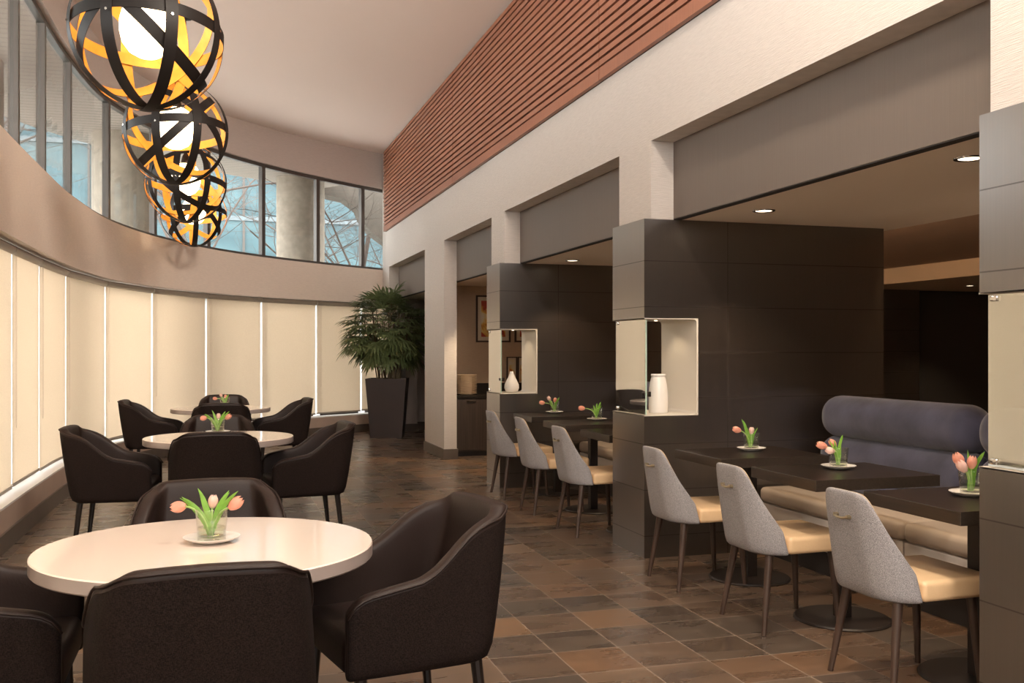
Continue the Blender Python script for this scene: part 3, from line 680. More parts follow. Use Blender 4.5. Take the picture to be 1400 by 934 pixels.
# ------------------------------------------------------------------ upholstered shells
def shell(path_half, taper, ztop, zbot, hmax, th, rise=.012, nz=5, step=.035, bulge=0.0):
    """U-shaped upholstered shell. path_half(d) gives (x,y) at distance d from the back centre; ztop(d) its height there"""
    L = path_half(None); n = int(L / step); ds = [-L + 2 * L * i / (2 * n) for i in range(2 * n + 1)]
    cols = []
    for d in ds:
        sg = -1 if d < 0 else 1; x, y = path_half(abs(d)); x *= sg
        e = 1e-3
        d2 = min(abs(d) + e, L); d1 = max(abs(d) - e, 0)
        xa, ya = path_half(d1); xb, yb = path_half(d2)
        tx, ty = (xb - xa), (yb - ya); q = math.hypot(tx, ty); tx /= q; ty /= q
        nx_, ny_ = -ty * sg, tx     # inward normal
        k, wk, yk = taper(abs(d))
        T = (x * (1 - wk), y - yk)
        zt_ = ztop(abs(d)); ring = []
        def at(z, o):
            f = (z - zbot) / (hmax - zbot); bx = x + (T[0] - x) * f; by = y + (T[1] - y) * f
            bb = math.sin(PI * min(1, max(0, f))) * bulge
            return (bx + nx_ * (o - bb), by + ny_ * (o - bb), z)
        for j in range(nz + 1): ring.append(at(zbot + (zt_ - rise - zbot) * j / nz, 0))
        ring.append(at(zt_ - rise * .25, th * .15)); ring.append(at(zt_, th * .5)); ring.append(at(zt_ - rise * .25, th * .85))
        for j in range(nz, -1, -1): ring.append(at(zbot + (zt_ - rise - zbot) * j / nz, th))
        cols.append(ring)
    return cols, nz
def shell_mesh(cols, nz, wrap=0):
    mb = MB(); R = len(cols[0]); v = [p for c in cols for p in c]; f = []; m = []; nz_ = nz + wrap
    for i in range(len(cols) - 1):
        for j in range(R):
            j2 = (j + 1) % R; f.append((i * R + j, (i + 1) * R + j, (i + 1) * R + j2, i * R + j2)); m.append(0 if (j < nz_ or j == R - 1) else 1)
    for e, rev in ((0, False), (len(cols) - 1, True)):
        for j in range(R // 2):
            a, b, c, d = e * R + j, e * R + j + 1, e * R + R - 2 - j, e * R + R - 1 - j
            q = [a, b, c, d] if b != c else [a, b, d]
            if len(set(q)) < 3: continue
            q = list(dict.fromkeys(q)); f.append(tuple(q if not rev else reversed(q))); m.append(1)
    mb.v = v; mb.f = f; mb.m = m; return mb

def make_armchair(label):
    t = thing('tub_armchair', label, 'armchair', (0, 0, 0), 0, 'dark brown armchairs around the round tables')
    W, R, yb, yf = .295, .11, -.25, .275
    Lb, La = W - R, R * PI / 2; Ls = yf - (yb + R)
    def path(d):
        if d is None: return Lb + La + Ls
        if d < Lb: return (d, yb + .0 * d)
        if d < Lb + La:
            a = (d - Lb) / R; return (W - R + R * math.sin(a), yb + R - R * math.cos(a))
        q = d - Lb - La; return (W - .02 * (q / Ls) ** 2, yb + R + q)
    def taper(d):
        k = 1 - sm(.28, .54, d); return k, .185 * k, .085 * k
    hp = [(0, .842), (.12, .840), (.225, .836), (.255, .828), (.28, .812), (.36, .790), (.40, .755), (.45, .695), (.49, .655), (.53, .636), (.60, .624), (.70, .606), (.735, .594), (.755, .575), (.775, .545)]
    cols, nz = shell(path, taper, lambda d: pw(hp, d), .335, .83, .060, step=.026, bulge=.006)
    shell_mesh(cols, nz).build('shell', [M['arm_fabric'], M['arm_leather']], t, subsurf=1, merge=True, angle=180)
    rim = [Vector(c[nz]) * 1.0 + Vector((0, 0, .002)) for c in cols]
    MB().tube(rim, .0045, 6).build('piping', M['arm_leather'], t, angle=180)
    MB().rbox(-.235, .235, -.19, .27, .345, .465, .03, 3).build('seat', M['arm_leather'], t, angle=60)
    for sx in (-1, 1):
        MB().tube([(sx * .232, .215, .36), (sx * .245, .235, 0)], [.021, .013], 10).build('leg', M['arm_leg'], t)
        MB().tube([(sx * .225, -.185, .36), (sx * .238, -.225, 0)], [.021, .013], 10).build('leg', M['arm_leg'], t)
    return t

def make_grey_chair(label, group):
    t = thing('dining_chair', label, 'chair', (0, 0, 0), 0, group)
    W, R, yb, yf = .222, .135, -.235, -.085
    Lb, La = W - R, R * PI / 2; Ls = yf - (yb + R)
    def path(d):
        if d is None: return Lb + La + Ls
        if d < Lb: return (d, yb)
        if d < Lb + La:
            a = (d - Lb) / R; return (W - R + R * math.sin(a), yb + R - R * math.cos(a))
        return (W, yb + R + d - Lb - La)
    def taper(d): return 1, .17, .075 + .03 * sm(.12, .3, d)
    hp = [(0, .800), (.10, .799), (.14, .793), (.168, .774), (.19, .742), (.215, .690), (.26, .595), (.31, .495), (.335, .452)]
    cols, nz = shell(path, taper, lambda d: pw(hp, d), .375, .82, .026, rise=.008, step=.018, bulge=.004)
    shell_mesh(cols, nz, 2).build('backrest', [M['grey_fabric'], M['cream_leather']], t, subsurf=1, merge=True, angle=180)
    bm = MB().rbox(-.165, .165, -.165, -.05, .388, .45, .02, 3).rbox(-.226, .226, -.092, .265, .380, .462, .020, 4)
    bm.v = [(x * (1 - .05 * max(0, (y + .0) / .26)), y, z + (.012 * (1 - (x / .23) ** 2) if z > .43 else 0)) for x, y, z in bm.v]
    st_ = bm.build('seat', M['cream_leather'], t, angle=60)
    MB().tube([(-.215, .25, .455), (.215, .25, .455)], .003, 6).build('piping', M['cream_leather'], st_)
    def yo(z): return yb - (z - .375) / .445 * .075 - .008
    h = MB(); z = .695
    for sx in (-1, 1): h.tube([(sx * .040, yo(z) + .006, z), (sx * .040, yo(z) - .012, z)], .0085, 12)
    h.tube([(-.040, yo(z) - .008, z), (-.02, yo(z) - .016, z - .006), (.02, yo(z) - .016, z - .006), (.040, yo(z) - .008, z)], .0055, 8)
    tag(h.build('pull_handle', M['brass'], t), 'small metal pull handle on the back')
    for sx in (-1, 1):
        MB().tube([(sx * .16, .185, .40), (sx * .185, .215, 0)], [.021, .012], 12).build('leg', M['leg_wood'], t)
        MB().tube([(sx * .155, -.155, .40), (sx * .20, -.215, 0)], [.021, .012], 12).build('leg', M['leg_wood'], t)
    return t

# ------------------------------------------------------------------ round tables
TABLES = [(-.02, 3.22, 'first'), (.03, 7.22, 'second'), (.06, 10.85, 'third')]
tl = {'first': 'the big round white table with two armchairs in front', 'second': 'x', 'third': 'x'}
tab_label = ['round white-topped table, the largest in view, nearest the camera', 'round white-topped table in the middle of the row of three', 'round white-topped table farthest back, by the blinds']
tb = thing('round_table', tab_label[0], 'table', (TABLES[0][0], TABLES[0][1], 0), 0, 'round white tables')
MB().lathe([(0, .705), (.505, .705), (.51, .710), (.51, .7460)], n=96, m=1).lathe([(.51, .7460), (.507, .75), (0, .75)], n=96).build('tabletop', [M['table_white'], M['table_rim']], tb, angle=25)
MB().lathe([(0, 0), (.27, 0), (.272, .006), (.26, .014), (.05, .02), (0, .02)], n=48).build('base_plate', M['pedestal'], tb)
MB().lathe([(0, .018), (.038, .018), (.038, .69), (0, .69)], n=24).build('column', M['pedestal'], tb)
MB().box(-.2, .2, -.03, .03, .685, .705).box(-.03, .03, -.2, .2, .685, .7045).build('bracket', M['pedestal'], tb)
for (x, y, _), lab in list(zip(TABLES, tab_label))[1:]: dup(tb, (x, y, 0), .3, lab)

ac = make_armchair('dark tweed armchair with its back to the camera, at the nearest round table')
ac.location = (-.035, 2.80, 0); ac.rotation_euler = (0, 0, .05)
AC = [(-.02, 3.86, PI, 'dark armchair facing the camera across the nearest white table, behind the tulips'),
      (.60, 3.33, PI / 2 + .20, 'dark armchair on the aisle side of the nearest round table'),
      (-.70, 3.38, -PI / 2, 'dark armchair on the window side of the nearest table, cropped by the frame'),
      (.0, 6.84, 0.0, 'dark armchair with its back turned, at the middle round table'),
      (.02, 7.98, PI, 'brown armchair facing the camera behind the middle round table'),
      (-.66, 7.33, -PI / 2 - .08, 'dark armchair on the window side of the middle round table'),
      (.62, 7.22, PI / 2 + .10, 'dark armchair on the aisle side of the middle round table'),
      (.06, 10.42, 0, 'dark armchair with its back turned, at the farthest round table'),
      (.10, 11.75, PI, 'dark armchair facing the camera behind the farthest round table'),
      (-.62, 11.05, -PI / 2 - .1, 'dark armchair on the window side of the farthest round table'),
      (.68, 11.0, PI / 2 + .1, 'dark armchair on the aisle side of the farthest round table')]
for x, y, r, lab in AC: dup(ac, (x, y, 0), r, lab)

# ------------------------------------------------------------------ square tables, grey chairs, banquettes
gc = make_grey_chair('grey tweed chair with cream seat, closest to the cropped pillar in the blue sofa booth', 'grey dining chairs at the square tables')
gc.location = (2.715, 3.39, 0); gc.rotation_euler = (0, 0, -PI / 2)
GC = [(2.715, 4.32, 'grey tweed chair with cream seat, middle of the three facing the blue sofa'), (2.715, 5.21, 'grey tweed chair with cream seat, beside the large dark partition facing the blue sofa'),
      (2.72, 6.87, 'grey tweed chair just behind the large dark partition, in the second booth'), (2.73, 7.85, 'grey tweed chair in the middle of the second booth row'), (2.75, 8.84, 'grey tweed chair beside the partition with the teardrop vase')]
for x, y, lab in GC: dup(gc, (x, y, 0), -PI / 2 + random.uniform(-.03, .03), lab)

st = thing('square_table', 'dark wood square table cropped by the pillar, beside the blue sofa', 'table', (3.04, 3.335, 0), 0, 'dark square tables')
tt_ = MB().box(-.35, .35, -.29, .29, .696, .75); tt_.m = [0, 0, 1, 1, 1, 1]
tt_.build('tabletop', [M['table_wood'], M['table_edge']], st, bevel=.002, smooth=False)
MB().box(-.032, .032, -.032, .032, .012, .68).build('column', M['pedestal'], st, smooth=False)
MB().box(-.15, .15, -.15, .15, .679, .696).build('bracket', M['pedestal'], st, smooth=False)
MB().lathe([(0, 0), (.238, 0), (.24, .005), (.232, .012), (0, .014)], n=48).build('base_plate', M['pedestal'], st)
ST = [(3.04, 4.265, 'dark wood square table in the middle of the blue sofa booth'), (3.06, 5.20, 'dark wood square table against the large dark partition by the blue sofa'),
      (3.05, 6.80, 'dark wood square table just behind the large dark partition'), (3.08, 7.79, 'dark wood square table in the middle of the second booth'), (3.12, 8.81, 'dark wood square table next to the partition with teardrop vase')]
for x, y, lab in ST: dup(st, (x, y, 0), 0, lab)

def banquette(y0, y1, seams, label):
    t = thing('banquette_sofa', label, 'sofa', (3.48, y0, 0), 0, 'banquettes along the booths'); L = y1 - y0
    e = [0] + [s_ - y0 for s_ in seams] + [L]
    MB().box(.05, .60, .01, L - .01, 0, .15).build('plinth', M['black'], t, smooth=False)
    for a, b in zip(e, e[1:]):
        MB().rbox(.01, .60, a + .002, b - .002, .15, .345, .012, 2).build('seat_base', M['bench_panel'], t)
        MB().rbox(0, .52, a + .002, b - .002, .345, .45, .035, 4).build('seat_cushion', M['bench_leather'], t)
        MB().rbox(.44, .68, a + .02, b - .002, .44, .525, .03, 3).build('back_foot_roll', M['blue_velvet'], t)
        MB().rbox(.42, .68, a + .0, b - .002, .505, .79, .125, 7).build('lower_bolster', M['blue_velvet'], t)
        MB().rbox(.43, .70, a + .03, b - .002, .775, 1.055, .128, 7).build('upper_bolster', M['blue_velvet'], t)
    MB().rbox(.60, .66, .03, L, .02, .93, .01, 2).build('back_panel', M['blue_velvet'], t)
    MB().box(.68, .71, .15, L - .15, .90, .925).build('added_fill_strip', M['sofa_fill'], t, smooth=False)  # added glow strip, hidden behind the back, lifts the low ceiling
    return t
def flip_banq(y0, y1, seams, label):
    return banquette(y0, y1, seams, label)
b1 = banquette(2.97, 5.80, [4.37], 'blue velvet banquette sofa with two thick back rolls and taupe leather seat')
b2 = banquette(6.45, 9.2, [7.85], 'banquette sofa with pale leather seat glimpsed past the large dark partition')

# ------------------------------------------------------------------ vases in the niches
o = MB().lathe([(0, 0), (.060, 0), (.064, .006), (.066, .06), (.0655, .12), (.0625, .165), (.057, .205), (.0505, .235), (.0475, .243), (.0475, .248), (.050, .250), (.050, .260), (.048, .264), (.041, .264), (.039, .245), (0, .24)], n=48).build('white_vase', M['white_ceramic'], angle=60)
o.location = (2.88, 6.08, NZ0); tag(o, 'tall white cylindrical vase with a narrow collar in the large partition niche', 'vase')
o = MB().lathe([(0, 0), (.045, 0), (.062, .012), (.074, .045), (.072, .08), (.055, .12), (.033, .16), (.020, .195), (.018, .21), (.014, .212), (.012, .2), (0, .19)], n=48).build('teardrop_vase', M['white_ceramic'], angle=60)
o.location = (2.86, 9.45, NZ0); tag(o, 'small white teardrop vase with pointed neck in the farther niche', 'vase')

# ------------------------------------------------------------------ sideboard alcove
sb = thing('sideboard', 'dark sideboard cabinet under the framed pictures holding stacked plates', 'cabinet', (2.9, 12.16, 0))
MB().box(0, 1.9, .02, .54, .06, .745).build('body', M['cabinet'], sb, smooth=False)
MB().box(.03, 1.87, .06, .5, 0, .06).build('plinth', M['black'], sb, smooth=False)
MB().box(-.0, 1.92, -.01, .55, .745, .78).build('countertop', M['counter'], sb, bevel=.003, smooth=False)
MB().box(0, 1.9, .53, .552, .78, .92).build('backsplash', M['counter'], sb, smooth=False)
for k in range(4):
    d = MB().box(.01 + k * .47, .47 + k * .47, 0, .02, .08, .735).build('door', M['cabinet'], sb, bevel=.002, smooth=False)
    MB().box(.18 + k * .47, .30 + k * .47, -.012, 0, .70, .712).build('handle', M['chrome'], d, smooth=False)
pl = MB().lathe([(0, 0), (.07, 0), (.075, .004), (.13, .014), (.135, .020), (.134, .0215), (.12, .016), (.07, .008), (0, .008)], n=36).build('dinner_plate', M['plate'], angle=60)
pl.location = (3.14, 12.40, .7805); tag(pl, 'cream plate in the stack on the dark sideboard', 'plate', 'cream plates stacked on the sideboard')
for k in range(1, 14):
    c = pl.copy(); C.objects.link(c); c.location = (3.14 + random.uniform(-.003, .003), 12.40, .7805 + .0185 * k)
    c['label'] = 'topmost cream plate of the stack on the dark sideboard' if k == 13 else 'cream plate in the middle of the stack on the dark sideboard'
pl['label'] = 'bottom cream plate of the stack, lying on the dark sideboard'
def picture(x0, x1, z0, z1, lab, k, fw=.022, y=12.72):
    t = thing('framed_picture', lab, 'picture', ((x0 + x1) / 2, y, (z0 + z1) / 2), 0, 'framed pictures on the tan wall'); a, b = (x1 - x0) / 2, (z1 - z0) / 2
    mb = MB()
    mb.box(-a, a, -.025, 0, b - fw, b).box(-a, a, -.025, 0, -b, -b + fw).box(-a, -a + fw, -.025, 0, -b + fw, b - fw).box(a - fw, a, -.025, 0, -b + fw, b - fw)
    mb.build('frame', M['frame_wood'], t, smooth=False)
    MB().box(-a + fw, a - fw, -.012, -.004, -b + fw, b - fw).build('mount', M['mount'], t, smooth=False)
    g = min(.05, a * .3)
    MB().box(-a + fw + g, a - fw - g, -.0135, -.012, -b + fw + g, b - fw - g).build('print', ART[k], t, smooth=False)
def X_at(px, Y):
    u = (px - 700) / F; return (sn + u * cs) / (cs - u * sn) * Y
def Z_at(py, px, Y):
    u = (px - 700) / F; Zc = Y / (cs - u * sn); return H + (HY - py) * Zc / F
picture(X_at(651, 12.7), X_at(698, 12.7), Z_at(468, 670, 12.7), Z_at(404, 670, 12.7), 'framed floral print partly hidden by the partition above the plate stack', 0)
picture(X_at(704, 12.7), X_at(751, 12.7), Z_at(468, 720, 12.7), Z_at(404, 720, 12.7), 'framed print seen through the niche glass beside its twin', 1)
picture(X_at(693, 12.7), X_at(707, 12.7), Z_at(525, 700, 12.7), Z_at(488, 700, 12.7), 'small framed print low behind the teardrop vase', 2, .014)
picture(X_at(708, 12.7), X_at(722, 12.7), Z_at(525, 710, 12.7), Z_at(488, 710, 12.7), 'small framed print at the niche edge behind the teardrop vase', 2, .014)

# ------------------------------------------------------------------ potted palm
def palm(loc):
    rnd = random.Random(11)
    t = thing('potted_palm', 'bushy green lady palm in a tall square bronze planter in the corner', 'plant', loc)
    a = PI / 4 - TH + .03
    hb, ht, zt_ = .315, .405, .92
    mb = MB(); v = []
    for r, z in ((hb, 0), (ht, zt_), (ht - .025, zt_), (ht - .03, zt_ - .06)):
        for k in range(4): v.append((r * math.sqrt(2) * .78 * math.cos(a + k * PI / 2), r * math.sqrt(2) * .78 * math.sin(a + k * PI / 2), z))
    f = [(3, 2, 1, 0)]
    for i in range(3):
        for k in range(4): k2 = (k + 1) % 4; f.append((i * 4 + k, i * 4 + k2, i * 4 + 4 + k2, i * 4 + 4 + k))
    mb.add(v, f).build('planter', M['planter'], t, smooth=False, bevel=.004)
    mb = MB(); r = (ht - .032) * math.sqrt(2) * .78
    mb.add([(r * math.cos(a + k * PI / 2), r * math.sin(a + k * PI / 2), zt_ - .05) for k in range(4)], [(0, 1, 2, 3)]).build('soil', M['soil'], t, smooth=False)
    canes = MB(); fol = MB()
    def blade(p, d, up, L, w):
        side = d.cross(up).normalized(); pts = []; 
        n = 5
        q = p.copy(); dd = d.copy()
        for i in range(n + 1):
            tt = i / n; ww = w * math.sin(PI * min(1, .12 + .85 * tt)) ** .7 if i < n else 0.001
            pts.append((q - side * ww, q + side * ww, q + up * ww * .25))
            dd = (dd + Vector((0, 0, -1)) * .30 * tt).normalized(); q = q + dd * (L / n)
        vs = []; fs = []
        for l, r_, m_ in pts: vs += [l, m_, r_]
        for i in range(n):
            fs += [(i * 3, i * 3 + 1, i * 3 + 4, i * 3 + 3), (i * 3 + 1, i * 3 + 2, i * 3 + 5, i * 3 + 4)]
        fol.add(vs, fs)
    def fan(p, d, size):
        d = d.normalized(); side = d.cross(Vector((0, 0, 1)))
        if side.length < .1: side = Vector((1, 0, 0))
        side.normalize(); up = side.cross(d).normalized()
        n = rnd.randint(7, 10)
        for i in range(n):
            an = (-1 + 2 * i / (n - 1)) * 1.35 + rnd.uniform(-.06, .06)
            dd = (d * math.cos(an) + side * math.sin(an) + up * rnd.uniform(-.05, .18)).normalized()
            blade(p, dd, up, size * (1 - .25 * abs(an) / 1.35) * rnd.uniform(.85, 1.1), size * .066)
    tips = []
    for c in range(40):
        th = rnd.uniform(0, 2 * PI); r0 = rnd.uniform(.02, .19)
        top = rnd.uniform(1.2, 2.2); lean = rnd.uniform(.02, .30)
        b = Vector((r0 * math.cos(th), r0 * math.sin(th), zt_ - .06)); e = Vector((math.cos(th) * (r0 + lean), math.sin(th) * (r0 + lean), top))
        m_ = Vector((math.cos(th) * (r0 + lean * .25), math.sin(th) * (r0 + lean * .25), (b.z + top) / 2))
        P = bez(b, m_, e, 9); canes.tube(P, [.009] * 4 + [.007] * 5, 6); tips += P[3:]
    for q in range(300):
        th = rnd.uniform(0, 2 * PI); ph = math.asin(rnd.uniform(-.85, 1)); rr = rnd.uniform(.45, 1) ** .6
        p2 = Vector((math.cos(th) * math.cos(ph) * .70 * rr, math.sin(th) * math.cos(ph) * .60 * rr, 1.66 + math.sin(ph) * .60 * rr))
        if p2.z > 2.0 and p2.x > .05: p2.x = .05 + (p2.x - .05) * .2
        if p2.x > .5: p2.x = .5
        p = min(tips, key=lambda t_: (t_ - p2 + Vector((0, 0, .12))).length)
        canes.tube([p, (p + p2) / 2 + Vector((0, 0, .02)), p2], .0026, 4)
        out = Vector((math.cos(th) * math.cos(ph), math.sin(th) * math.cos(ph), math.sin(ph) * .8 - .35))
        fan(p2, out, rnd.uniform(.20, .31))
    canes.build('canes', M['cane'], t); fol.build('foliage', M['palm'], t, angle=180)
    return t
palm((2.60, 15.33, 0))

# ------------------------------------------------------------------ tulips
def petal_cup(mb, base, d, L, Rr, openness, m):
    d = d.normalized(); a = d.orthogonal().normalized(); b = d.cross(a)
    for k in range(6):
        th0 = k * PI / 3; inner = k % 2; vs = []; fs = []; nu, nv = 4, 7
        for j in range(nv + 1):
            v = j / nv; rr = Rr * (math.sin(PI * (.08 + .80 * v)) ** .75) * (.9 if inner else 1.0) * (1 + openness * v * v)
            ww = (.70 * math.sin(PI * (.12 + .88 * v) * .98) ** .55 + .05) if j < nv else .04
            for i in range(nu + 1):
                u = -1 + 2 * i / nu; t_ = th0 + u * ww
                vs.append(base + d * (v * L * (1 - .04 * u * u)) + (a * math.cos(t_) + b * math.sin(t_)) * rr)
        for j in range(nv):
            for i in range(nu):
                q = j * (nu + 1) + i; fs.append((q, q + 1, q + nu + 2, q + nu + 1))
        mb.add(vs, fs, m)
def leaf_blade(mb, P, w):
    n = len(P); vs = []; fs = []
    for i, p in enumerate(P):
        d = (P[min(i + 1, n - 1)] - P[max(i - 1, 0)]).normalized(); s_ = d.cross(Vector((.3 * math.sin(i), 1, .2))).normalized(); u = s_.cross(d)
        ww = w * (math.sin(PI * (.15 + .84 * i / (n - 1))) ** .8) if i < n - 1 else .0006
        vs += [p - s_ * ww + u * ww * .35, p, p + s_ * ww + u * ww * .35]
    for i in range(n - 1): fs += [(3 * i, 3 * i + 1, 3 * i + 4, 3 * i + 3), (3 * i + 1, 3 * i + 2, 3 * i + 5, 3 * i + 4)]
    mb.add(vs, fs)
RV = Vector((cs, -sn, 0)); FV = Vector((sn, cs, 0))
saucer0 = glass0 = None
CNT = [0]
def arrangement(x, y, tulips, leaves, where, sc=1.0):
    tulips = [(a * sc, b * sc, c, d, e, f * sc) for a, b, c, d, e, f in tulips]; leaves = [(a * sc, b * sc, c, d * sc) for a, b, c, d in leaves]
    global saucer0, glass0
    z = .7505
    if saucer0 is None:
        saucer0 = MB().lathe([(0, 0), (.045, 0), (.048, .003), (.072, .009), (.086, .017), (.088, .019), (.0865, .0195), (.07, .013), (.048, .007), (0, .006)], n=48).build('saucer', M['white_ceramic'], angle=60)
        saucer0.location = (x, y, z); tag(saucer0, 'white saucer under the tulip glass ' + where, 'saucer', 'white saucers under the tulip glasses')
        g = glass0 = thing('glass_tumbler', 'clear glass of water with tulips ' + where, 'glass', (x, y, z + .0065), 0, 'tulip glasses')
        MB().lathe([(0, 0), (.041, 0), (.043, .002), (.0510, .100), (.0505, .1015), (.0488, .100), (.0412, .012), (0, .010)], n=40).build('glass', M['tumbler'], g, angle=60)
        MB().lathe([(0, .0105), (.0405, .0125), (.0432, .042), (0, .042)], n=32).build('water', M['water'], g, angle=30)
    else:
        c = saucer0.copy(); C.objects.link(c); c.location = (x, y, z); c['label'] = 'white saucer under the tulip glass ' + where
        dup(glass0, (x, y, z + .0065), 0, 'clear glass of water with tulips ' + where)
    words_ = ['bloom hanging windowward', 'middle bloom', 'bloom leaning boothward']
    org = Vector((x, y, z + .02))
    nl = len(leaves) / len(tulips)
    for k, (dx, dz, dy, ddx, ddz, L) in enumerate(tulips):
        pale = k % 2
        t = thing('tulip', ('pale' if pale else 'pink') + ' tulip ' + where + ', ' + words_[k], 'tulip', org, 0, 'pink tulips on the tables')
        end = RV * dx + FV * dy + Vector((0, 0, dz)); d = RV * ddx + Vector((0, 0, ddz)) + FV * .1
        b0 = RV * (-.012 + .012 * k) * (-1 if dx > 0 else 1) * .6 + Vector((0, 0, 0))
        MB().tube(bez(b0, RV * dx * .25 + FV * dy * .3 + Vector((0, 0, .085)), end, 9), [.0032] * 9, 7).build('stem', M['tulip_stem'], t, angle=180)
        mb = MB(); petal_cup(mb, end - d.normalized() * .004, d, L, L * .36, .0, 0)
        mb.build('flower', M['petal_pale'] if pale else M['petal'], t, angle=180)
        for q in range(int(k * nl), int((k + 1) * nl)):
            lx, lz, ly, w_ = leaves[q]
            e = RV * lx + FV * ly + Vector((0, 0, lz)); mid = RV * lx * .25 + FV * ly * .2 + Vector((0, 0, lz * .62))
            mb = MB(); leaf_blade(mb, bez(b0, mid, e, 9), w_); mb.build('leaf', M['tulip_leaf'], t, angle=180)
big = ([(-.082, .095, -.01, -1, -.12, .052), (-.004, .088, .02, .1, 1, .044), (.058, .088, 0, .8, .65, .054)],
       [(-.105, .118, .01, .008), (-.092, .124, -.01, .011), (-.044, .150, .0, .010), (.052, .142, .01, .010), (.062, .14, -.02, .007), (.084, .142, 0, .010)])
arr_b1 = ([(-.058, .088, 0, -1, .25, .048), (.002, .072, .01, .1, 1, .04)], [(-.052, .150, 0, .012), (.02, .100, .01, .009), (.035, .105, 0, .006)])
arr_b2 = ([(-.055, .082, 0, -1, .25, .05), (-.025, .062, -.02, -1, .2, .045), (-.008, .085, .02, -.6, .6, .042)], [(-.02, .11, 0, .007), (.02, .136, 0, .012), (-.04, .11, .01, .006)])
arr_b3 = ([(-.035, .095, 0, -.5, 1, .055), (-.03, .075, -.02, -.5, .8, .052), (.0, .085, 0, .2, 1, .05)], [(.05, .145, 0, .015), (-.005, .15, .02, .008), (.03, .12, 0, .01)])
arr_c = ([(-.085, .070, 0, -1, .1, .05), (-.035, .092, .01, -.5, .8, .045), (.0, .08, 0, .3, .8, .042)], [(.045, .12, 0, .012), (-.06, .11, .01, .01), (.02, .09, 0, .009)])
arr_d = ([(-.095, .075, 0, -1, .05, .052)], [(-.03, .10, .0, .009), (.0, .115, .01, .009), (.03, .125, 0, .010), (.035, .1, -.01, .007), (-.05, .08, 0, .007)])
arrangement(-.01, 3.26, *big, 'on the nearest round table')
arrangement(.02, 7.50, *[[(a[0], a[1], a[2], a[3], a[4], a[5]) for a in big[0]], big[1]], 'on the middle round table')
arrangement(.10, 10.95, *arr_c, 'on the farthest round table')
arrangement(3.12, 5.28, *arr_b1, 'on the square table by the large partition', 1.14)
arrangement(3.07, 4.34, *arr_b2, 'on the middle table before the blue sofa', 1.14)
arrangement(3.03, 3.37, *arr_b3, 'on the table cropped by the pillar', 1.14)
arrangement(3.14, 8.95, *arr_c, 'on the square table near the teardrop vase', 1.14)
arrangement(3.17, 7.92, *arr_d, 'on the middle table of the second booth', 1.14)

# ------------------------------------------------------------------ outdoors
o = MB().box(-40, 40, -20, 60, -.35, -.25).build('ground_outside', M['paving'], smooth=False); struct(o)
mb = MB(); strip(mb, 0, SEND, .17, 2.0, 4.34, 4.62, step=.4); mb.box(-7.2, -3.0, YN, 10.0, 4.34, 4.62); struct(mb.build('roof_overhang_and_added_slab', M['soffit'], smooth=False), 'ribbed roof overhang outside the upper windows, plus an added slab shading the near blinds')  # the box is an added unseen slab that dims the near blinds
col = MB().lathe([(0, -.3), (.41, -.3), (.41, 4.34), (0, 4.34)], n=48).build('concrete_column', M['concrete'], angle=50)
col.location = (-1.22, 14.6, 0); tag(col, 'round concrete column outside, behind the globe pendants', 'column', 'concrete columns outside the windows')
c = col.copy(); C.objects.link(c); c.location = (1.42, 17.35, 0); c['label'] = 'round concrete column outside, in the window over the palm side'
c = col.copy(); C.objects.link(c); c.location = (-2.50, 11.2, 0); c['label'] = 'concrete column outside at the edge of the photo, beside the first upper window'
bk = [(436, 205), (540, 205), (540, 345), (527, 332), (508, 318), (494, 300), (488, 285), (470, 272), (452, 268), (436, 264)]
Yb = 18.3; k_ = len(bk); v_ = [(X_at(px, Yb), 0, Z_at(py, px, Yb)) for px, py in bk]
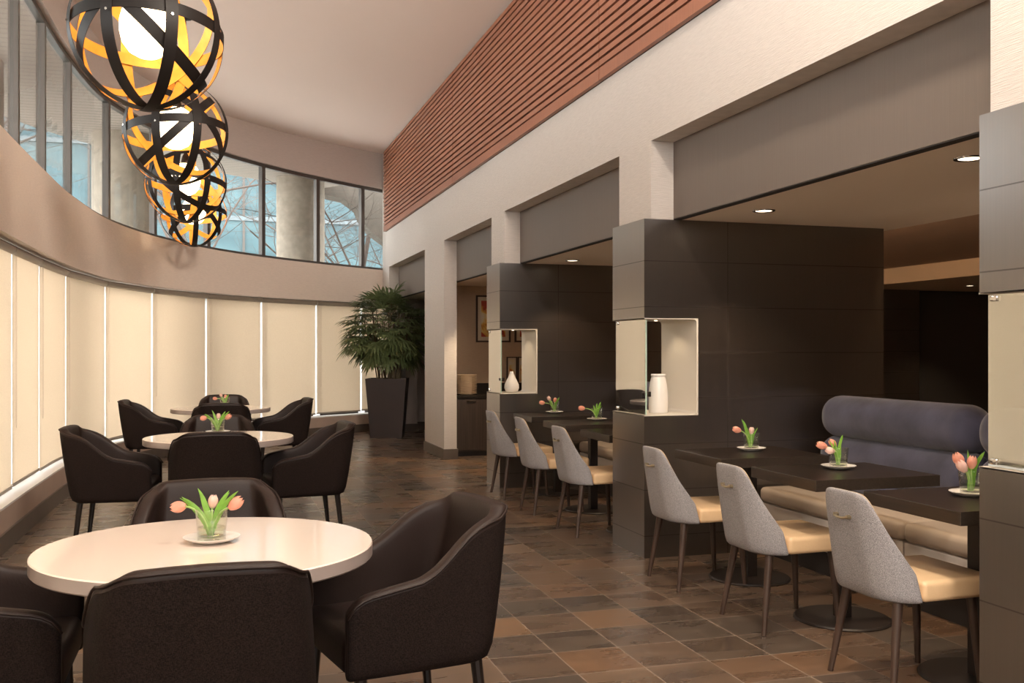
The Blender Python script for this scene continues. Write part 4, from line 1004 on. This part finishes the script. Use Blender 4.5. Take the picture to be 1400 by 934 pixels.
o = MB().add(v_ + [(x, .5, z) for x, y, z in v_], [tuple(range(k_)), tuple(reversed(range(k_, 2 * k_)))] + [(i, k_ + i, k_ + (i + 1) % k_, (i + 1) % k_) for i in range(k_)]).build('concrete_bracket', M['shaded_concrete'], smooth=False)
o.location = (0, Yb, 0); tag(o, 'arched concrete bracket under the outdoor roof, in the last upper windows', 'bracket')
bd = thing('office_building', 'teal glass office building across the street behind bare trees', 'building', (-2, 27, 0))
MB().box(-22, 22, 0, 1, -.25, 7.5).build('glass_wall', M['facade'], bd, smooth=False)
for z in (1.2, 3.0, 4.8, 6.6):
    MB().box(-22, 22, -.06, 0, z, z + .12).build('floor_band', M['facade_band'], bd, smooth=False)
mb = MB()
for k in range(24): mb.box(-22 + k * 1.9, -21.94 + k * 1.9, -.05, 0, -.25, 7.5)
mb.build('glazing_bars', M['mullion'], bd, smooth=False)
def tree(loc, h, seed, label):
    rnd = random.Random(seed); mb = MB()
    def br(p, d, L, r, lev):
        pts = [p]; q = p.copy(); dd = d.copy(); n = 4
        for i in range(n):
            dd = (dd + Vector((rnd.uniform(-.22, .22), rnd.uniform(-.22, .22), rnd.uniform(-.1, .16)))).normalized(); q = q + dd * L / n; pts.append(q.copy())
        mb.tube(pts, [r * (1 - .5 * i / n) for i in range(n + 1)], 5 if lev < 2 else 3, cap=False)
        if lev >= 4: return
        for k in range([16, 7, 6, 5][lev]):
            i = rnd.randint(1 if lev else 2, n); a = rnd.uniform(0, 2 * PI); el = rnd.uniform(-.15, .7)
            nd = (dd * .35 + Vector((math.cos(a) * math.cos(el), math.sin(a) * math.cos(el), math.sin(el)))).normalized()
            br(pts[i], nd, L * rnd.uniform(.40, .62), r * .36, lev + 1)
    br(Vector((0, 0, -.3)), Vector((0, 0, 1)), h, .075, 0)
    o = mb.build('bare_tree', M['bark'], smooth=False); o.location = loc; tag(o, label, 'tree', 'bare trees outside the windows')
tree((-.1, 19.5, 0), 6.2, 3, 'leafless tree outside, with its trunk in the window right of the pendants')
tree((3.0, 19.6, 0), 5.6, 8, 'leafless tree outside the last upper windows above the palm')
tree((-3.6, 17.0, 0), 5.8, 21, 'leafless tree outside, beyond the concrete column behind the pendants')
